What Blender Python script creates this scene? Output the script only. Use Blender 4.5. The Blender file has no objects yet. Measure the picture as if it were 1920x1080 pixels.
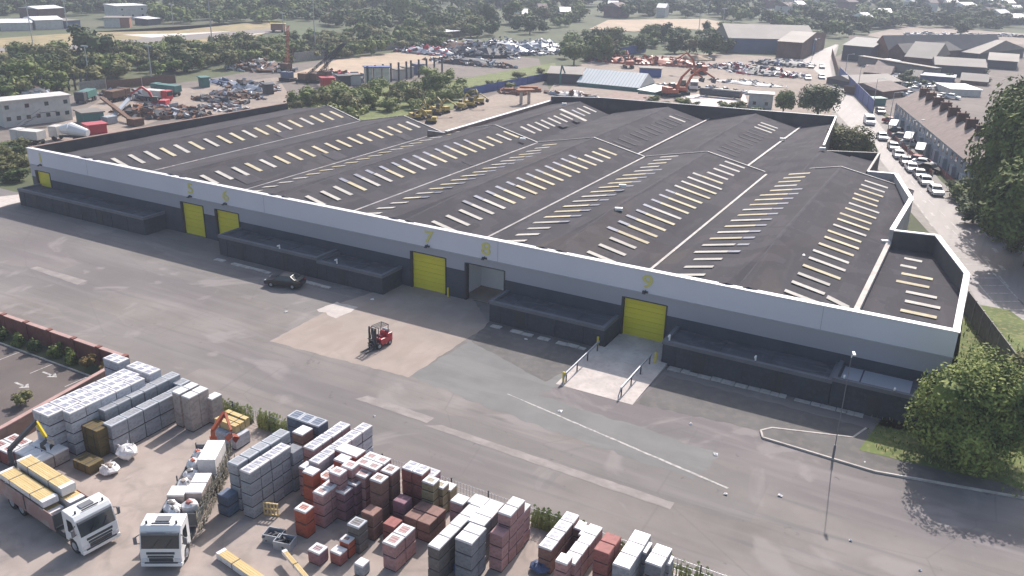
import bpy, bmesh, math, random
from mathutils import Vector, Matrix
R_ = math.radians
random.seed(7)
# ---------------------------------------------------------------- camera, world, sun, exposure
F_PX, PITCH, YAW, ROLL, CAM_H = 1621.0, R_(21.4), R_(28.54), R_(1.4), 36.0
SUN_EL, SUN_AZ = 41.2, -7.0           # azimuth from +Y towards +X
SUN_STRENGTH, SKY_STRENGTH, EXPOSURE = 4.7, 0.135, 0.47
HAZE = .00042
sc = bpy.context.scene
fw = Vector((-math.sin(YAW)*math.cos(PITCH), math.cos(YAW)*math.cos(PITCH), -math.sin(PITCH)))
r0 = Vector((math.cos(YAW), math.sin(YAW), 0)); u0 = r0.cross(fw)
rt = r0*math.cos(ROLL)+u0*math.sin(ROLL); up = -r0*math.sin(ROLL)+u0*math.cos(ROLL)
cd = bpy.data.cameras.new('camera'); cam = bpy.data.objects.new('camera', cd)
sc.collection.objects.link(cam); sc.camera = cam
cd.sensor_width = 36; cd.lens = F_PX/1920*36; cd.clip_start = .5; cd.clip_end = 8000
cam.matrix_world = Matrix(((rt.x, up.x, -fw.x, 0), (rt.y, up.y, -fw.y, 0), (rt.z, up.z, -fw.z, CAM_H), (0, 0, 0, 1)))
w = bpy.data.worlds.new('World'); sc.world = w; w.use_nodes = True
nt = w.node_tree; sky = nt.nodes.new('ShaderNodeTexSky'); sky.sky_type = 'NISHITA'; sky.sun_disc = False
sky.sun_elevation = R_(SUN_EL); sky.sun_rotation = R_(SUN_AZ); sky.air_density = 1.3; sky.dust_density = 3.0
nt.links.new(sky.outputs[0], nt.nodes['Background'].inputs[0]); nt.nodes['Background'].inputs[1].default_value = SKY_STRENGTH
sl = bpy.data.lights.new('sun', 'SUN'); sun = bpy.data.objects.new('sun', sl); sc.collection.objects.link(sun)
sl.energy = SUN_STRENGTH; sl.angle = R_(.53); sl.color = (1.0, .93, .87)
sd = Vector((math.sin(R_(SUN_AZ))*math.cos(R_(SUN_EL)), math.cos(R_(SUN_AZ))*math.cos(R_(SUN_EL)), math.sin(R_(SUN_EL))))
sun.rotation_euler = sd.to_track_quat('Z', 'Y').to_euler()
sc.view_settings.view_transform = 'Standard'; sc.view_settings.look = 'None'
sc.view_settings.exposure = EXPOSURE; sc.view_settings.gamma = 1
# ---------------------------------------------------------------- survey helpers: a point of the photo -> a place on the ground
def ray(x, y): return fw*F_PX+rt*(x-960)-up*(y-540)
def G(x, y, z=0.0):
    d = ray(x, y); t = (z-CAM_H)/d.z; return Vector((d.x*t, d.y*t, z))
def HT(base, y_top, x_top=None):      # height of a thing at ground point base whose top is seen in row y_top
    best = None
    lo, hi = 0.0, 80.0
    for _ in range(40):
        m = (lo+hi)/2; v = Vector((base.x, base.y, m-CAM_H))
        yy = 540-F_PX*v.dot(up)/v.dot(fw)
        if yy > y_top: lo = m
        else: hi = m
    return lo
# ---------------------------------------------------------------- mesh helpers
class MB:
    def __init__(s): s.v = []; s.f = []; s.m = []
    def add(s, vs, fs, m=0):
        b = len(s.v); s.v += [tuple(p) for p in vs]; s.f += [tuple(i+b for i in f) for f in fs]; s.m += [m]*len(fs); return s
    def box(s, x0, x1, y0, y1, z0, z1, m=0):
        return s.add([(x0,y0,z0),(x1,y0,z0),(x1,y1,z0),(x0,y1,z0),(x0,y0,z1),(x1,y0,z1),(x1,y1,z1),(x0,y1,z1)],
                     [(3,2,1,0),(4,5,6,7),(0,1,5,4),(1,2,6,5),(2,3,7,6),(3,0,4,7)], m)
    def cb(s, cx, cy, cz, sx, sy, sz, rz=0, m=0, rx=0, ry=0):      # centred box, rotated
        M = Matrix.Rotation(rz,3,'Z') @ Matrix.Rotation(ry,3,'Y') @ Matrix.Rotation(rx,3,'X')
        vs = []
        for dz in (-.5,.5):
            for dx,dy in ((-.5,-.5),(.5,-.5),(.5,.5),(-.5,.5)):
                p = M @ Vector((dx*sx,dy*sy,dz*sz)); vs.append((cx+p.x,cy+p.y,cz+p.z))
        return s.add(vs, [(3,2,1,0),(4,5,6,7),(0,1,5,4),(1,2,6,5),(2,3,7,6),(3,0,4,7)], m)
    def prism(s, poly, z0, z1, m=0):
        n = len(poly); a = sum(poly[i][0]*poly[(i+1)%n][1]-poly[(i+1)%n][0]*poly[i][1] for i in range(n))
        if a < 0: poly = poly[::-1]
        return s.add([(p[0],p[1],z0) for p in poly]+[(p[0],p[1],z1) for p in poly],
                     [tuple(range(n))[::-1], tuple(range(n,2*n))]+[(i,(i+1)%n,n+(i+1)%n,n+i) for i in range(n)], m)
    def bar(s, a, b, w=.05, h=None, m=0):                          # square bar from a to b
        a = Vector(a); b = Vector(b); d = (b-a); L = d.length
        if L < 1e-6: return s
        d.normalize(); h = h or w
        side = d.cross(Vector((0,0,1)));
        if side.length < 1e-3: side = Vector((1,0,0))
        side.normalize(); upv = side.cross(d)
        vs = []
        for q in (a,b):
            for i,j in ((-.5,-.5),(.5,-.5),(.5,.5),(-.5,.5)): vs.append(q+side*(i*w)+upv*(j*h))
        return s.add(vs, [(3,2,1,0),(4,5,6,7),(0,1,5,4),(1,2,6,5),(2,3,7,6),(3,0,4,7)], m)
    def tube(s, a, b, r, r2=None, n=8, m=0):
        a = Vector(a); b = Vector(b); d = (b-a).normalized(); r2 = r if r2 is None else r2
        x = d.orthogonal().normalized(); y = d.cross(x)
        vs = [q+(x*math.cos(2*math.pi*i/n)+y*math.sin(2*math.pi*i/n))*rr for q,rr in ((a,r),(b,r2)) for i in range(n)]
        return s.add(vs, [(i,(i+1)%n,n+(i+1)%n,n+i) for i in range(n)]+[tuple(range(n))[::-1],tuple(range(n,2*n))], m)
    def cyl(s, c, ax, r, L, n=12, m=0):
        c = Vector(c); ax = Vector(ax).normalized(); return s.tube(c-ax*L/2, c+ax*L/2, r, n=n, m=m)
    def quad(s, a, b, c, d, m=0): return s.add([a,b,c,d], [(0,1,2,3)], m)
    def blob(s, cx, cy, cz, rx, ry, rz, rnd=.15, n=8, k=5, m=0, seed=0):
        rg = random.Random(seed); vs = [(cx,cy,cz+rz)]; fs = []
        for j in range(1,k):
            th = math.pi*j/k
            for i in range(n):
                a = 2*math.pi*i/n; q = 1+rg.uniform(-rnd,rnd)
                vs.append((cx+rx*math.sin(th)*math.cos(a)*q, cy+ry*math.sin(th)*math.sin(a)*q, cz+rz*math.cos(th)*q))
        vs.append((cx,cy,cz-rz))
        for i in range(n): fs.append((0,1+i,1+(i+1)%n))
        for j in range(k-2):
            for i in range(n): fs.append((1+j*n+i,1+(j+1)*n+i,1+(j+1)*n+(i+1)%n,1+j*n+(i+1)%n))
        l = len(vs)-1
        for i in range(n): fs.append((l,1+(k-2)*n+(i+1)%n,1+(k-2)*n+i))
        return s.add(vs, fs, m)
    def mesh(s, name, mats, smooth=False):
        me = bpy.data.meshes.new(name); me.from_pydata(s.v, [], s.f)
        for m in (mats if isinstance(mats,(list,tuple)) else [mats]): me.materials.append(m)
        me.polygons.foreach_set('material_index', s.m)
        if smooth: me.polygons.foreach_set('use_smooth', [True]*len(s.f))
        me.update(); return me
COL = sc.collection
def tag(o, label=None, cat=None, group=None, kind=None):
    if label: o['label'] = label
    if cat: o['category'] = cat
    if group: o['group'] = group
    if kind: o['kind'] = kind
    return o
def link(name, me, parent=None, loc=(0,0,0), rz=0, **k):
    o = bpy.data.objects.new(name, me); COL.objects.link(o); o.location = loc; o.rotation_euler = (0,0,rz)
    if parent: o.parent = parent; KIDS.setdefault(parent.name, []).append(o)
    return tag(o, **k)
def ob(name, mb, mats, parent=None, loc=(0,0,0), rz=0, smooth=False, bevel=0, **k):
    o = link(name, mb.mesh(name, mats, smooth), parent, loc, rz, **k)
    if bevel:
        b = o.modifiers.new('bevel','BEVEL'); b.width = bevel; b.segments = 2; b.limit_method = 'ANGLE'
    return o
def empty(name, loc=(0,0,0), rz=0, **k):
    o = bpy.data.objects.new(name, None); COL.objects.link(o); o.location = loc; o.rotation_euler = (0,0,rz); o.empty_display_size = .3
    return tag(o, **k)
KIDS = {}
def copy_tree(o, parent=None):
    c = o.copy(); COL.objects.link(c); c.parent = parent
    if parent: KIDS.setdefault(parent.name, []).append(c)
    for ch in KIDS.get(o.name, []): copy_tree(ch, c)
    return c
def dup(o, loc, rz=0, label=None, group=None):
    c = copy_tree(o); c.location = loc; c.rotation_euler = (0,0,rz)
    if label: c['label'] = label
    if group: c['group'] = group
    return c
# ---------------------------------------------------------------- materials
def mat(name, c, rough=.85, var=.12, scale=1.0, c2=None, metal=0, bump=0, spec=None, stretch=(1,1,1), objrand=0, detail=6, coord='Object', lo=.35, hi=.65):
    m = bpy.data.materials.new(name); m.use_nodes = True; n = m.node_tree.nodes; L = m.node_tree.links
    b = n['Principled BSDF']; b.inputs['Roughness'].default_value = rough; b.inputs['Metallic'].default_value = metal
    if spec is not None: b.inputs['Specular IOR Level'].default_value = spec
    tc = n.new('ShaderNodeTexCoord'); mp = n.new('ShaderNodeMapping'); mp.inputs['Scale'].default_value = stretch
    no = n.new('ShaderNodeTexNoise'); no.inputs['Scale'].default_value = scale; no.inputs['Detail'].default_value = detail; no.inputs['Roughness'].default_value = .6
    L.new(tc.outputs[coord], mp.inputs[0]); L.new(mp.outputs[0], no.inputs['Vector'])
    cr = n.new('ShaderNodeValToRGB'); e = cr.color_ramp.elements
    a = tuple(x*(1-var) for x in c); d = tuple(c2) if c2 else tuple(min(1,x*(1+var)) for x in c)
    e[0].position = lo; e[1].position = hi; e[0].color = (*a,1); e[1].color = (*d,1)
    L.new(no.outputs[0], cr.inputs[0]); out = cr.outputs[0]
    if objrand:
        oi = n.new('ShaderNodeObjectInfo'); mr = n.new('ShaderNodeMapRange'); mr.inputs[3].default_value = 1-objrand; mr.inputs[4].default_value = 1+objrand
        hs = n.new('ShaderNodeHueSaturation'); L.new(oi.outputs['Random'], mr.inputs[0]); L.new(mr.outputs[0], hs.inputs['Value']); L.new(out, hs.inputs['Color']); out = hs.outputs[0]
    L.new(out, b.inputs['Base Color'])
    if bump:
        bp = n.new('ShaderNodeBump'); bp.inputs['Strength'].default_value = bump; bp.inputs['Distance'].default_value = .05; L.new(no.outputs[0], bp.inputs['Height']); L.new(bp.outputs[0], b.inputs['Normal'])
    return m
def mixin(m, kind, scale, c, fac, stretch=(1,1,1), lo=.5, hi=.6, coord='Object', dist=0, detail=4):   # wear, stains: a second colour where a pattern is high
    n = m.node_tree.nodes; L = m.node_tree.links; b = n['Principled BSDF']; src = b.inputs['Base Color'].links[0].from_socket
    tc = n.new('ShaderNodeTexCoord'); mp = n.new('ShaderNodeMapping'); mp.inputs['Scale'].default_value = stretch; L.new(tc.outputs[coord], mp.inputs[0])
    if kind == 'noise':
        t = n.new('ShaderNodeTexNoise'); t.inputs['Scale'].default_value = scale; t.inputs['Detail'].default_value = detail; t.inputs['Distortion'].default_value = dist; o = t.outputs[0]
    elif kind == 'wave':
        t = n.new('ShaderNodeTexWave'); t.inputs['Scale'].default_value = scale; t.inputs['Distortion'].default_value = dist; o = t.outputs['Fac']
    elif kind == 'cracks':
        t = n.new('ShaderNodeTexVoronoi'); t.feature = 'DISTANCE_TO_EDGE'; t.inputs['Scale'].default_value = scale; o = t.outputs['Distance']
    elif kind == 'cells':
        t = n.new('ShaderNodeTexVoronoi'); t.distance = 'CHEBYCHEV'; t.inputs['Scale'].default_value = scale; t2 = n.new('ShaderNodeSeparateColor'); L.new(t.outputs['Color'], t2.inputs[0]); o = t2.outputs[0]
    L.new(mp.outputs[0], t.inputs['Vector'])
    mr = n.new('ShaderNodeMapRange'); mr.inputs[1].default_value = lo; mr.inputs[2].default_value = hi; mr.inputs[3].default_value = 0; mr.inputs[4].default_value = fac; L.new(o, mr.inputs[0])
    mx = n.new('ShaderNodeMixRGB'); L.new(mr.outputs[0], mx.inputs[0]); L.new(src, mx.inputs[1]); mx.inputs[2].default_value = (*c,1); L.new(mx.outputs[0], b.inputs['Base Color'])
    return m
M = {}
yard = M['yard'] = mat('yard_asphalt', (.186,.168,.158), .92, .2, .09, bump=.15, spec=.3)
mixin(yard, 'noise', .05, (.145,.127,.132), .85, (.5,2.2,1), .48, .62)
mixin(yard, 'noise', .22, (.25,.222,.218), .65, (.25,1.6,1), .56, .72, dist=.6)
mixin(yard, 'noise', 5, (.24,.225,.22), .25, lo=.62, hi=.75)
mixin(yard, 'cells', .11, (.135,.128,.128), .35, (.6,1.5,1), .62, .64)
mixin(yard, 'noise', .12, (.24,.22,.21), .5, lo=.66, hi=.72, dist=2.5)
mixin(yard, 'noise', .35, (.20,.185,.18), .5, (.12,3,1), .5, .7)
mixin(yard, 'noise', .8, (.12,.113,.115), .5, (.1,1.8,1), .56, .72, dist=.3)
mixin(yard, 'noise', .9, (.10,.09,.095), .6, lo=.68, hi=.74, dist=1.5)
mixin(yard, 'noise', .055, (.25,.225,.22), .6, lo=.6, hi=.68, dist=4)
mixin(yard, 'cracks', .07, (.12,.11,.11), .28, (1,1.6,1), lo=.006, hi=.002)
M['slab'] = mixin(mixin(mat('pale_concrete', (.285,.235,.205), .9, .10, .25, bump=.05), 'noise', .6, (.22,.19,.17), .5, lo=.55, hi=.75, dist=.8), 'noise', .4, (.25,.20,.17), .5, (1.5,.4,1))
M['slab_bright'] = mixin(mat('worn_white_concrete', (.47,.42,.39), .9, .12, .6), 'noise', 2.5, (.30,.26,.24), .4, lo=.5, hi=.7)
M['old_slab'] = mixin(mat('old_strip_concrete', (.235,.21,.20), .9, .15, .8), 'noise', 2, (.19,.175,.165), .6, (.3,1,1))
M['patch'] = mixin(mat('grey_repair_asphalt', (.15,.148,.146), .9, .10, .3), 'noise', .4, (.19,.185,.18), .4, (.3,2,1))
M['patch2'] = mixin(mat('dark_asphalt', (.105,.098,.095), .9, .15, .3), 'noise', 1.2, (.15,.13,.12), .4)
M['byard'] = mixin(mixin(mat('builders_yard_ground', (.31,.26,.235), .95, .14, .35, bump=.1), 'noise', .5, (.17,.15,.14), .6, lo=.5, hi=.7, dist=1), 'noise', 4, (.31,.27,.25), .3, lo=.6, hi=.7)
M['carpark'] = mixin(mat('car_park_asphalt', (.105,.085,.080), .9, .12, .3), 'noise', .2, (.085,.075,.075), .5)
M['road'] = mixin(mixin(mat('road_asphalt', (.22,.195,.19), .72, .10, .12), 'noise', .3, (.15,.14,.14), .5, (3,.3,1)), 'noise', 3, (.24,.22,.21), .25)
M['pave'] = mixin(mat('pavement', (.24,.22,.205), .9, .12, .5), 'noise', 1.5, (.17,.16,.15), .4)
M['terrain'] = mixin(mixin(mat('terrain', (.060,.075,.030), .95, .3, .02), 'noise', .012, (.11,.105,.06), .6, lo=.55, hi=.65), 'noise', .3, (.05,.06,.03), .5)
M['dirt'] = mixin(mixin(mat('dirt', (.25,.20,.165), .95, .12, .05), 'noise', .15, (.19,.155,.135), .7, lo=.5, hi=.65), 'noise', .8, (.34,.29,.25), .3)
M['dirt2'] = mixin(mat('grey_dirt', (.155,.13,.115), .95, .15, .08), 'noise', .3, (.12,.10,.09), .6)
M['sand'] = mixin(mat('sandy_ground', (.38,.29,.21), .95, .1, .05), 'noise', .2, (.25,.20,.14), .5)
M['drygrass'] = mixin(mat('dry_grass_ground', (.27,.21,.11), .95, .15, .06), 'noise', .2, (.12,.13,.05), .5)
M['grass'] = mixin(mat('grass_ground', (.10,.13,.035), .95, .25, .25), 'noise', 2, (.24,.21,.09), .7, lo=.5, hi=.7)
M['pad'] = mat('bright_concrete_pad', (.62,.55,.52), .9, .06, .2)
M['rail'] = mixin(mat('railway_ballast', (.19,.17,.16), .95, .12, .2), 'noise', .5, (.27,.22,.18), .5, (.1,1,1))
M['white'] = mixin(mat('white_paint', (.72,.72,.71), .6, .05, .5), 'noise', 1.5, (.5,.48,.46), .35)
M['roadpaint'] = mixin(mat('road_paint', (.40,.38,.37), .8, .1, 2), 'noise', 3, (.2,.19,.18), .7, lo=.45, hi=.6)
M['coping'] = mat('pale_coping', (.66,.65,.68), .5, .05, .4)
M['stonecap'] = mixin(mat('worn_coping', (.44,.40,.37), .8, .12, .5), 'noise', 1, (.25,.22,.2), .5)
M['cladlight'] = mixin(mat('pale_grey_cladding', (.60,.60,.66), .45, .03, .15), 'noise', .15, (.53,.53,.59), .5, (1.0,0,0), .6, .9)
M['cladgrey'] = mixin(mat('mid_grey_cladding', (.31,.315,.36), .45, .03, .15), 'noise', .15, (.27,.275,.32), .5, (1.0,0,0), .6, .9)
M['plinth'] = mat('dark_slate_plinth', (.042,.055,.078), .6, .15, .4)
ORDS = ['first','second','third','fourth','fifth','sixth','seventh','eighth','ninth','tenth','eleventh','twelfth','thirteenth','fourteenth','fifteenth','sixteenth','seventeenth','eighteenth','nineteenth','twentieth','twenty-first','twenty-second','twenty-third','twenty-fourth']
M['annexe'] = mixin(mat('dark_brickwork', (.032,.040,.055), .8, .2, .5), 'noise', 3, (.055,.065,.08), .4)
M['annexeroof'] = mixin(mixin(mat('felt_roof', (.050,.056,.070), .8, .2, .3), 'noise', .5, (.095,.10,.12), .7, (.5,2,1), .5, .62, dist=1.5), 'noise', 2.2, (.13,.135,.15), .4, (1,.3,1), .6, .7)
M['annexetrim'] = mat('felt_upstand', (.115,.122,.145), .7, .1, .5)
M['yellow'] = mixin(mat('yellow_door', (.62,.54,.03), .5, .04, .2), 'wave', 2.2, (.50,.41,.012), .55, (0,0,1), .6, .9)
M['yellowpaint'] = mat('yellow_paint', (.65,.50,.02), .5, .08, 1)
M['numyellow'] = mat('number_yellow', (.60,.55,.18), .6, .04, 1)
M['doorframe'] = mat('dark_frame', (.03,.032,.038), .6, .1, 1)
roof = M['roof'] = mat('fibre_cement_roof', (.056,.053,.061), .95, .12, .05, spec=.12)
mixin(roof, 'noise', .12, (.048,.045,.054), .8, (1,.35,1), .45, .6)
mixin(roof, 'noise', .5, (.10,.092,.098), .4, (1,.2,1), .55, .7, dist=1)
mixin(roof, 'noise', .07, (.085,.072,.062), .4, (1,.5,1), .60, .68, dist=1)
mixin(roof, 'wave', 1.0, (.07,.066,.07), .35, (0,2.1,0), .5, .9)
mixin(roof, 'cells', .42, (.085,.078,.088), .4, (1.0,.8,1), .6, .62)
mixin(roof, 'cells', .3, (.045,.042,.05), .4, (1.2,.7,1), .66, .68)
mixin(roof, 'noise', 2.5, (.13,.125,.135), .3, lo=.63, hi=.72)
M['roofridge'] = mat('ridge_sheet', (.072,.068,.078), .95, .15, .6, spec=.12)
M['valley'] = mixin(mixin(mat('lead_valley', (.24,.23,.235), .6, .1, .5), 'noise', .5, (.13,.12,.12), .8, lo=.48, hi=.55), 'noise', .9, (.42,.35,.31), .7, lo=.6, hi=.65)
M['sky_w'] = mixin(mat('clear_rooflight', (.42,.395,.36), .75, .06, .6, objrand=.14, spec=.2), 'noise', 1, (.33,.31,.29), .5)
M['sky_y'] = mixin(mat('yellowed_rooflight', (.45,.395,.275), .75, .08, .6, objrand=.16, spec=.2), 'noise', 1, (.36,.30,.19), .5)
M['sky_b'] = mat('blue_grey_rooflight', (.14,.15,.20), .7, .12, .6, objrand=.18)
M['sky_d'] = mat('grimy_rooflight', (.085,.080,.088), .95, .12, .6, objrand=.1, spec=.12)
M['innerwall'] = mixin(mat('dark_parapet', (.055,.052,.058), .9, .2, .2), 'noise', .5, (.085,.075,.075), .5)
M['render'] = mixin(mat('pale_render', (.40,.37,.36), .9, .08, .4), 'noise', 1.5, (.28,.26,.25), .4)
M['redbrick'] = mixin(mat('red_brick', (.20,.075,.06), .9, .15, .6), 'noise', 3, (.13,.06,.05), .5)
M['brickcap'] = mat('brick_coping', (.36,.235,.215), .9, .12, 1)
M['bwall'] = mixin(mat('yard_side_brick', (.22,.15,.13), .9, .12, .8), 'noise', 1.2, (.29,.21,.18), .5)
M['steel'] = mat('galvanised_steel', (.34,.36,.40), .45, .1, 2, metal=.3)
M['rust'] = mixin(mat('rusty_steel', (.14,.075,.05), .85, .2, 2), 'noise', 4, (.07,.045,.035), .5)
M['black'] = mat('black_rubber', (.018,.018,.02), .8, .1, 2)
M['darksteel'] = mat('dark_steel', (.045,.05,.06), .55, .15, 2)
M['glass'] = mat('dark_glass', (.03,.038,.045), .12, .1, 1, spec=.7)
M['bark'] = mat('bark', (.085,.06,.045), .95, .25, 3)
def leaf(name, c, c2, r=.12):
    m = mat(name, c, .75, .0, .45, c2=c2, objrand=r, lo=.38, hi=.62, spec=.2); return m
M['leaf_mid'] = leaf('mid_green_leaves', (.060,.088,.022), (.17,.205,.055))  # lighter second tone paints sunlit yellow-green crown tops into the leaves
M['leaf_dark'] = leaf('dark_green_leaves', (.034,.056,.020), (.095,.125,.042))
M['leaf_pale'] = leaf('pale_green_leaves', (.12,.15,.045), (.27,.29,.10))
M['leaf_olive'] = leaf('olive_leaves', (.075,.085,.030), (.19,.18,.07))
M['leaf_near'] = leaf('fresh_green_leaves', (.045,.075,.018), (.23,.265,.07))  # lighter second tone puts top-lit yellowish highlights into the leaf colour
M['orangep'] = mat('orange_paint', (.36,.085,.04), .5, .1, 1)
M['cabinwhite'] = mat('white_inner_wall', (.78,.78,.80), .8, .03, .4)
# ================================================================ SETTING: ground sheets
def sheet(name, pts, m, z, world=False, rough=0):
    ps = [(p[0],p[1]) if world else tuple(G(*p)[:2]) for p in pts]
    if rough:
        q = []
        for i in range(len(ps)):
            a_, b_ = Vector(ps[i]), Vector(ps[(i+1)%len(ps)]); k_ = max(1,int((b_-a_).length/.6)); nn = Vector((-(b_-a_).y,(b_-a_).x)).normalized()
            q += [tuple(a_.lerp(b_,j/k_)+nn*(random.uniform(-rough,rough) if j else 0)) for j in range(k_)]
        ps = q
    n = len(ps); a = sum(ps[i][0]*ps[(i+1)%n][1]-ps[(i+1)%n][0]*ps[i][1] for i in range(n))
    if a < 0: ps = ps[::-1]
    me = bpy.data.meshes.new(name); bm = bmesh.new()
    vs = [bm.verts.new((x,y,z)) for x,y in ps]; f = bm.faces.new(vs); bmesh.ops.triangulate(bm, faces=[f]); bm.to_mesh(me); bm.free()
    me.materials.append(M[m]); o = link(name, me); return tag(o, kind='structure')
sheet('ground', [(-2400,-300),(1400,-300),(1400,2600),(-2400,2600)], 'terrain', 0, True)
sheet('yard_asphalt', [(-260,43.2),(90,43.2),(90,75.2),(-260,75.2)], 'yard', .012, True)
sheet('builders_yard', [(-62.4,-20),(-3,-20),(-3,43.8),(-62.4,43.8)], 'byard', .018, True)
sheet('car_park', [(-160,-20),(-59,-20),(-59,20),(-60.3,31.5),(-62.4,43.8),(-160,43.8)], 'carpark', .022, True)
sheet('concrete_slab', [(505,640),(640,568),(770,525),(878,548),(920,612),(880,632),(765,708)], 'slab', .017, rough=.10)
sheet('white_concrete_patch', [(594,581),(632,566),(672,576),(630,597)], 'slab_bright', .022, rough=.25)
sheet('grey_repair_patch', [(770,705),(830,668),(880,638),(1020,672),(1100,700),(1010,742),(1350,850),(1300,900),(930,770)], 'patch', .016, rough=.22)
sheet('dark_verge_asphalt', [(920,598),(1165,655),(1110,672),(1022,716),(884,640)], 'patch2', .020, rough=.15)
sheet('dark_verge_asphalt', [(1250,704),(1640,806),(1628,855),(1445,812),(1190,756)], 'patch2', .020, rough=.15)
sheet('old_concrete_strip', [(795,798),(828,797),(1265,943),(1256,956)], 'old_slab', .022, rough=.05)
sheet('painted_line', [(950,739),(954,739),(1367,915),(1363,917)], 'roadpaint', .026, rough=.03)
sheet('faded_strip', [(55,503),(70,500),(165,527),(145,534)], 'old_slab', .022, rough=.05)
sheet('faded_strip', [(665,748),(690,742),(815,784),(800,794)], 'old_slab', .022, rough=.05)
sheet('pale_apron', [(-30,372),(44,364),(46,378),(15,384),(-30,400)], 'slab_bright', .02)
# loading ramp in front of door nine (gently rising slab with side strips)
rm = MB(); rm.add([(-29.2,62.3,.02),(-21.9,62.3,.02),(-21.9,71.2,.28),(-29.2,71.2,.28),(-29.2,62.3,-.3),(-21.9,62.3,-.3),(-21.9,71.2,-.3),(-29.2,71.2,-.3)],[(0,1,2,3),(0,4,5,1),(1,5,6,2),(3,7,4,0),(2,6,7,3)])
rm.add([(-28.3,71.2,.28),(-22.7,71.2,.28),(-22.7,75.4,.30),(-28.3,75.4,.30),(-28.3,71.2,-.3),(-22.7,71.2,-.3),(-22.7,75.4,-.3),(-28.3,75.4,-.3)],[(0,1,2,3),(0,4,5,1),(1,5,6,2),(3,7,4,0),(2,6,7,3)])
tag(ob('ramp', rm, M['slab_bright']), kind='structure')
# crumbled kerbs in the shade of the annexes
kb = MB()
for x0,x1,y in ((-21.6,-4,70.6),(-79,-60,69.6),(-40.5,-30,70.2)):
    x = x0
    while x < x1:
        l = random.uniform(.5,1.4)
        if random.random() < .8: kb.box(x, x+l*.93, y-.25-random.random()*.12, y+.2+random.random()*.15, 0, .09+random.random()*.05)
        x += l
tag(ob('kerb', kb, M['stonecap']), kind='structure')
# kerbed verge and grass at the right-hand end
v = [(-10.9,62.6),(-11.3,63.6),(-10.6,64.5),(-4.6,66.4),(-3.9,68.5),(6,69),(14,68),(14,64.2),(7.5,64.1),(-2.4,62.1)]
tag(ob('verge', MB().prism(v, 0, .13), M['patch2']), kind='structure')
cur = MB()
for i in range(len(v)):
    a, b = v[i], v[(i+1)%len(v)]
    if i in (4,5,6): continue
    cur.bar((a[0],a[1],.075),(b[0],b[1],.075),.16,.17)
tag(ob('kerb', cur, M['stonecap']), kind='structure')
sheet('grass_verge', [(-3.9,64.6),(-3.2,69.4),(3,70.5),(2,74.6),(1.6,104),(6,104),(24,72),(18,62),(6,65.4),(3,64.9)], 'grass', .142, True)
# ---- road, its pavements and paint
road_l = [(1567,84),(1530,97),(1495,119),(1512,150),(1548,190),(1590,236),(1650,300),(1706,372),(1760,440),(1812,530),(1868,640),(1930,760),(2010,900)]
road_r = [(1571,84),(1562,98),(1556,118),(1560,142),(1592,176),(1640,222),(1672,262),(1735,340),(1800,392),(1860,432),(1935,490),(2050,580),(2300,760)]
sheet('pavement', [(1566,83),(1490,119),(1500,150),(1535,190),(1575,236),(1640,310),(1700,390),(1745,440),(1800,545),(1850,640),(1905,760),(1990,910)]+[(2330,760),(2080,580),(1965,490),(1885,432),(1826,392),(1764,340),(1700,262),(1662,222),(1605,176),(1566,142),(1562,118),(1569,98),(1573,84)], 'pave', .03)
sheet('road', road_l+road_r[::-1], 'road', .05)
def pline(name, a, b, wd, m='roadpaint', z=.056):
    d = (b-a); d.z = 0; d.normalize(); s = Vector((-d.y,d.x,0))*wd/2
    return [(a+s), (b+s), (b-s), (a-s)]
cl = MB()
def strip(a, b, wd, z=.056):
    q = pline('', a, b, wd); cl.add([(p.x,p.y,z) for p in q[::-1]], [(0,1,2,3)])
mid = [(G(*a)+G(*b))/2 for a,b in zip(road_l, road_r)]
RD = (mid[7]-mid[5]).normalized()
for i in range(4, len(mid)-1):
    a, b = mid[i], mid[i+1]; L = (b-a).length; n = max(1,int(L/6)); off = Vector((0,0,0))
    for k in range(n): strip(a.lerp(b,(k+.1)/n), a.lerp(b,(k+.6)/n), .22)
# hatched box and side dashes seen beyond the corner wing
h0, h1 = G(1752,438), G(1935,650); h2, h3 = G(1785,432), G(1985,640)
strip(h0,h1,.16); strip(h2,h3,.16)
for k in range(15): strip(h0.lerp(h1,(k+.2)/15), h2.lerp(h3,(k+.75)/15), .2)
e0, e1 = G(1712,372), G(1752,432)
for k in range(5): strip(e0.lerp(e1,k/5), e0.lerp(e1,(k+.5)/5), .25)
for px,py in ((1733,378),(1748,402),(1776,427),(1866,470),(1850,486),(1878,502)): p = G(px,py); strip(p-RD*.9, p+RD*.9, .5)
tag(ob('road_marking', cl, M['roadpaint']), kind='structure')
# ---- yards, tracks and fields behind the warehouse
sheet('scrapyard_ground', [(-60,300),(-60,215),(140,178),(380,150),(560,118),(830,90),(1010,110),(1040,200),(880,300),(560,330),(200,330)], 'dirt2', .03)
sheet('haul_road', [(-40,290),(130,225),(200,180),(420,158),(520,145),(560,205),(480,215),(330,215),(200,260),(120,285)], 'dirt', .06)
sheet('haul_road', [(545,140),(640,110),(750,98),(835,100),(830,118),(700,135),(560,160)], 'sand', .09)
sheet('plant_yard', [(690,235),(860,205),(960,165),(1050,178),(1060,195),(1000,300),(840,300),(760,270)], 'dirt', .12)
sheet('willow_bank', [(520,200),(640,168),(820,150),(860,150),(1040,118),(1045,130),(990,150),(870,182),(850,205),(700,235),(560,215)], 'grass', .15)
sheet('crane_yard', [(1030,170),(1060,130),(1130,110),(1330,100),(1500,110),(1560,160),(1560,240),(1100,240)], 'dirt', .15)
sheet('bright_pad', [(1282,180),(1395,172),(1402,196),(1390,206),(1282,200)], 'pad', .18)
sheet('sandy_field', [(1105,55),(1140,38),(1320,36),(1420,52),(1350,60),(1250,52),(1190,60)], 'sand', .2)
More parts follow.
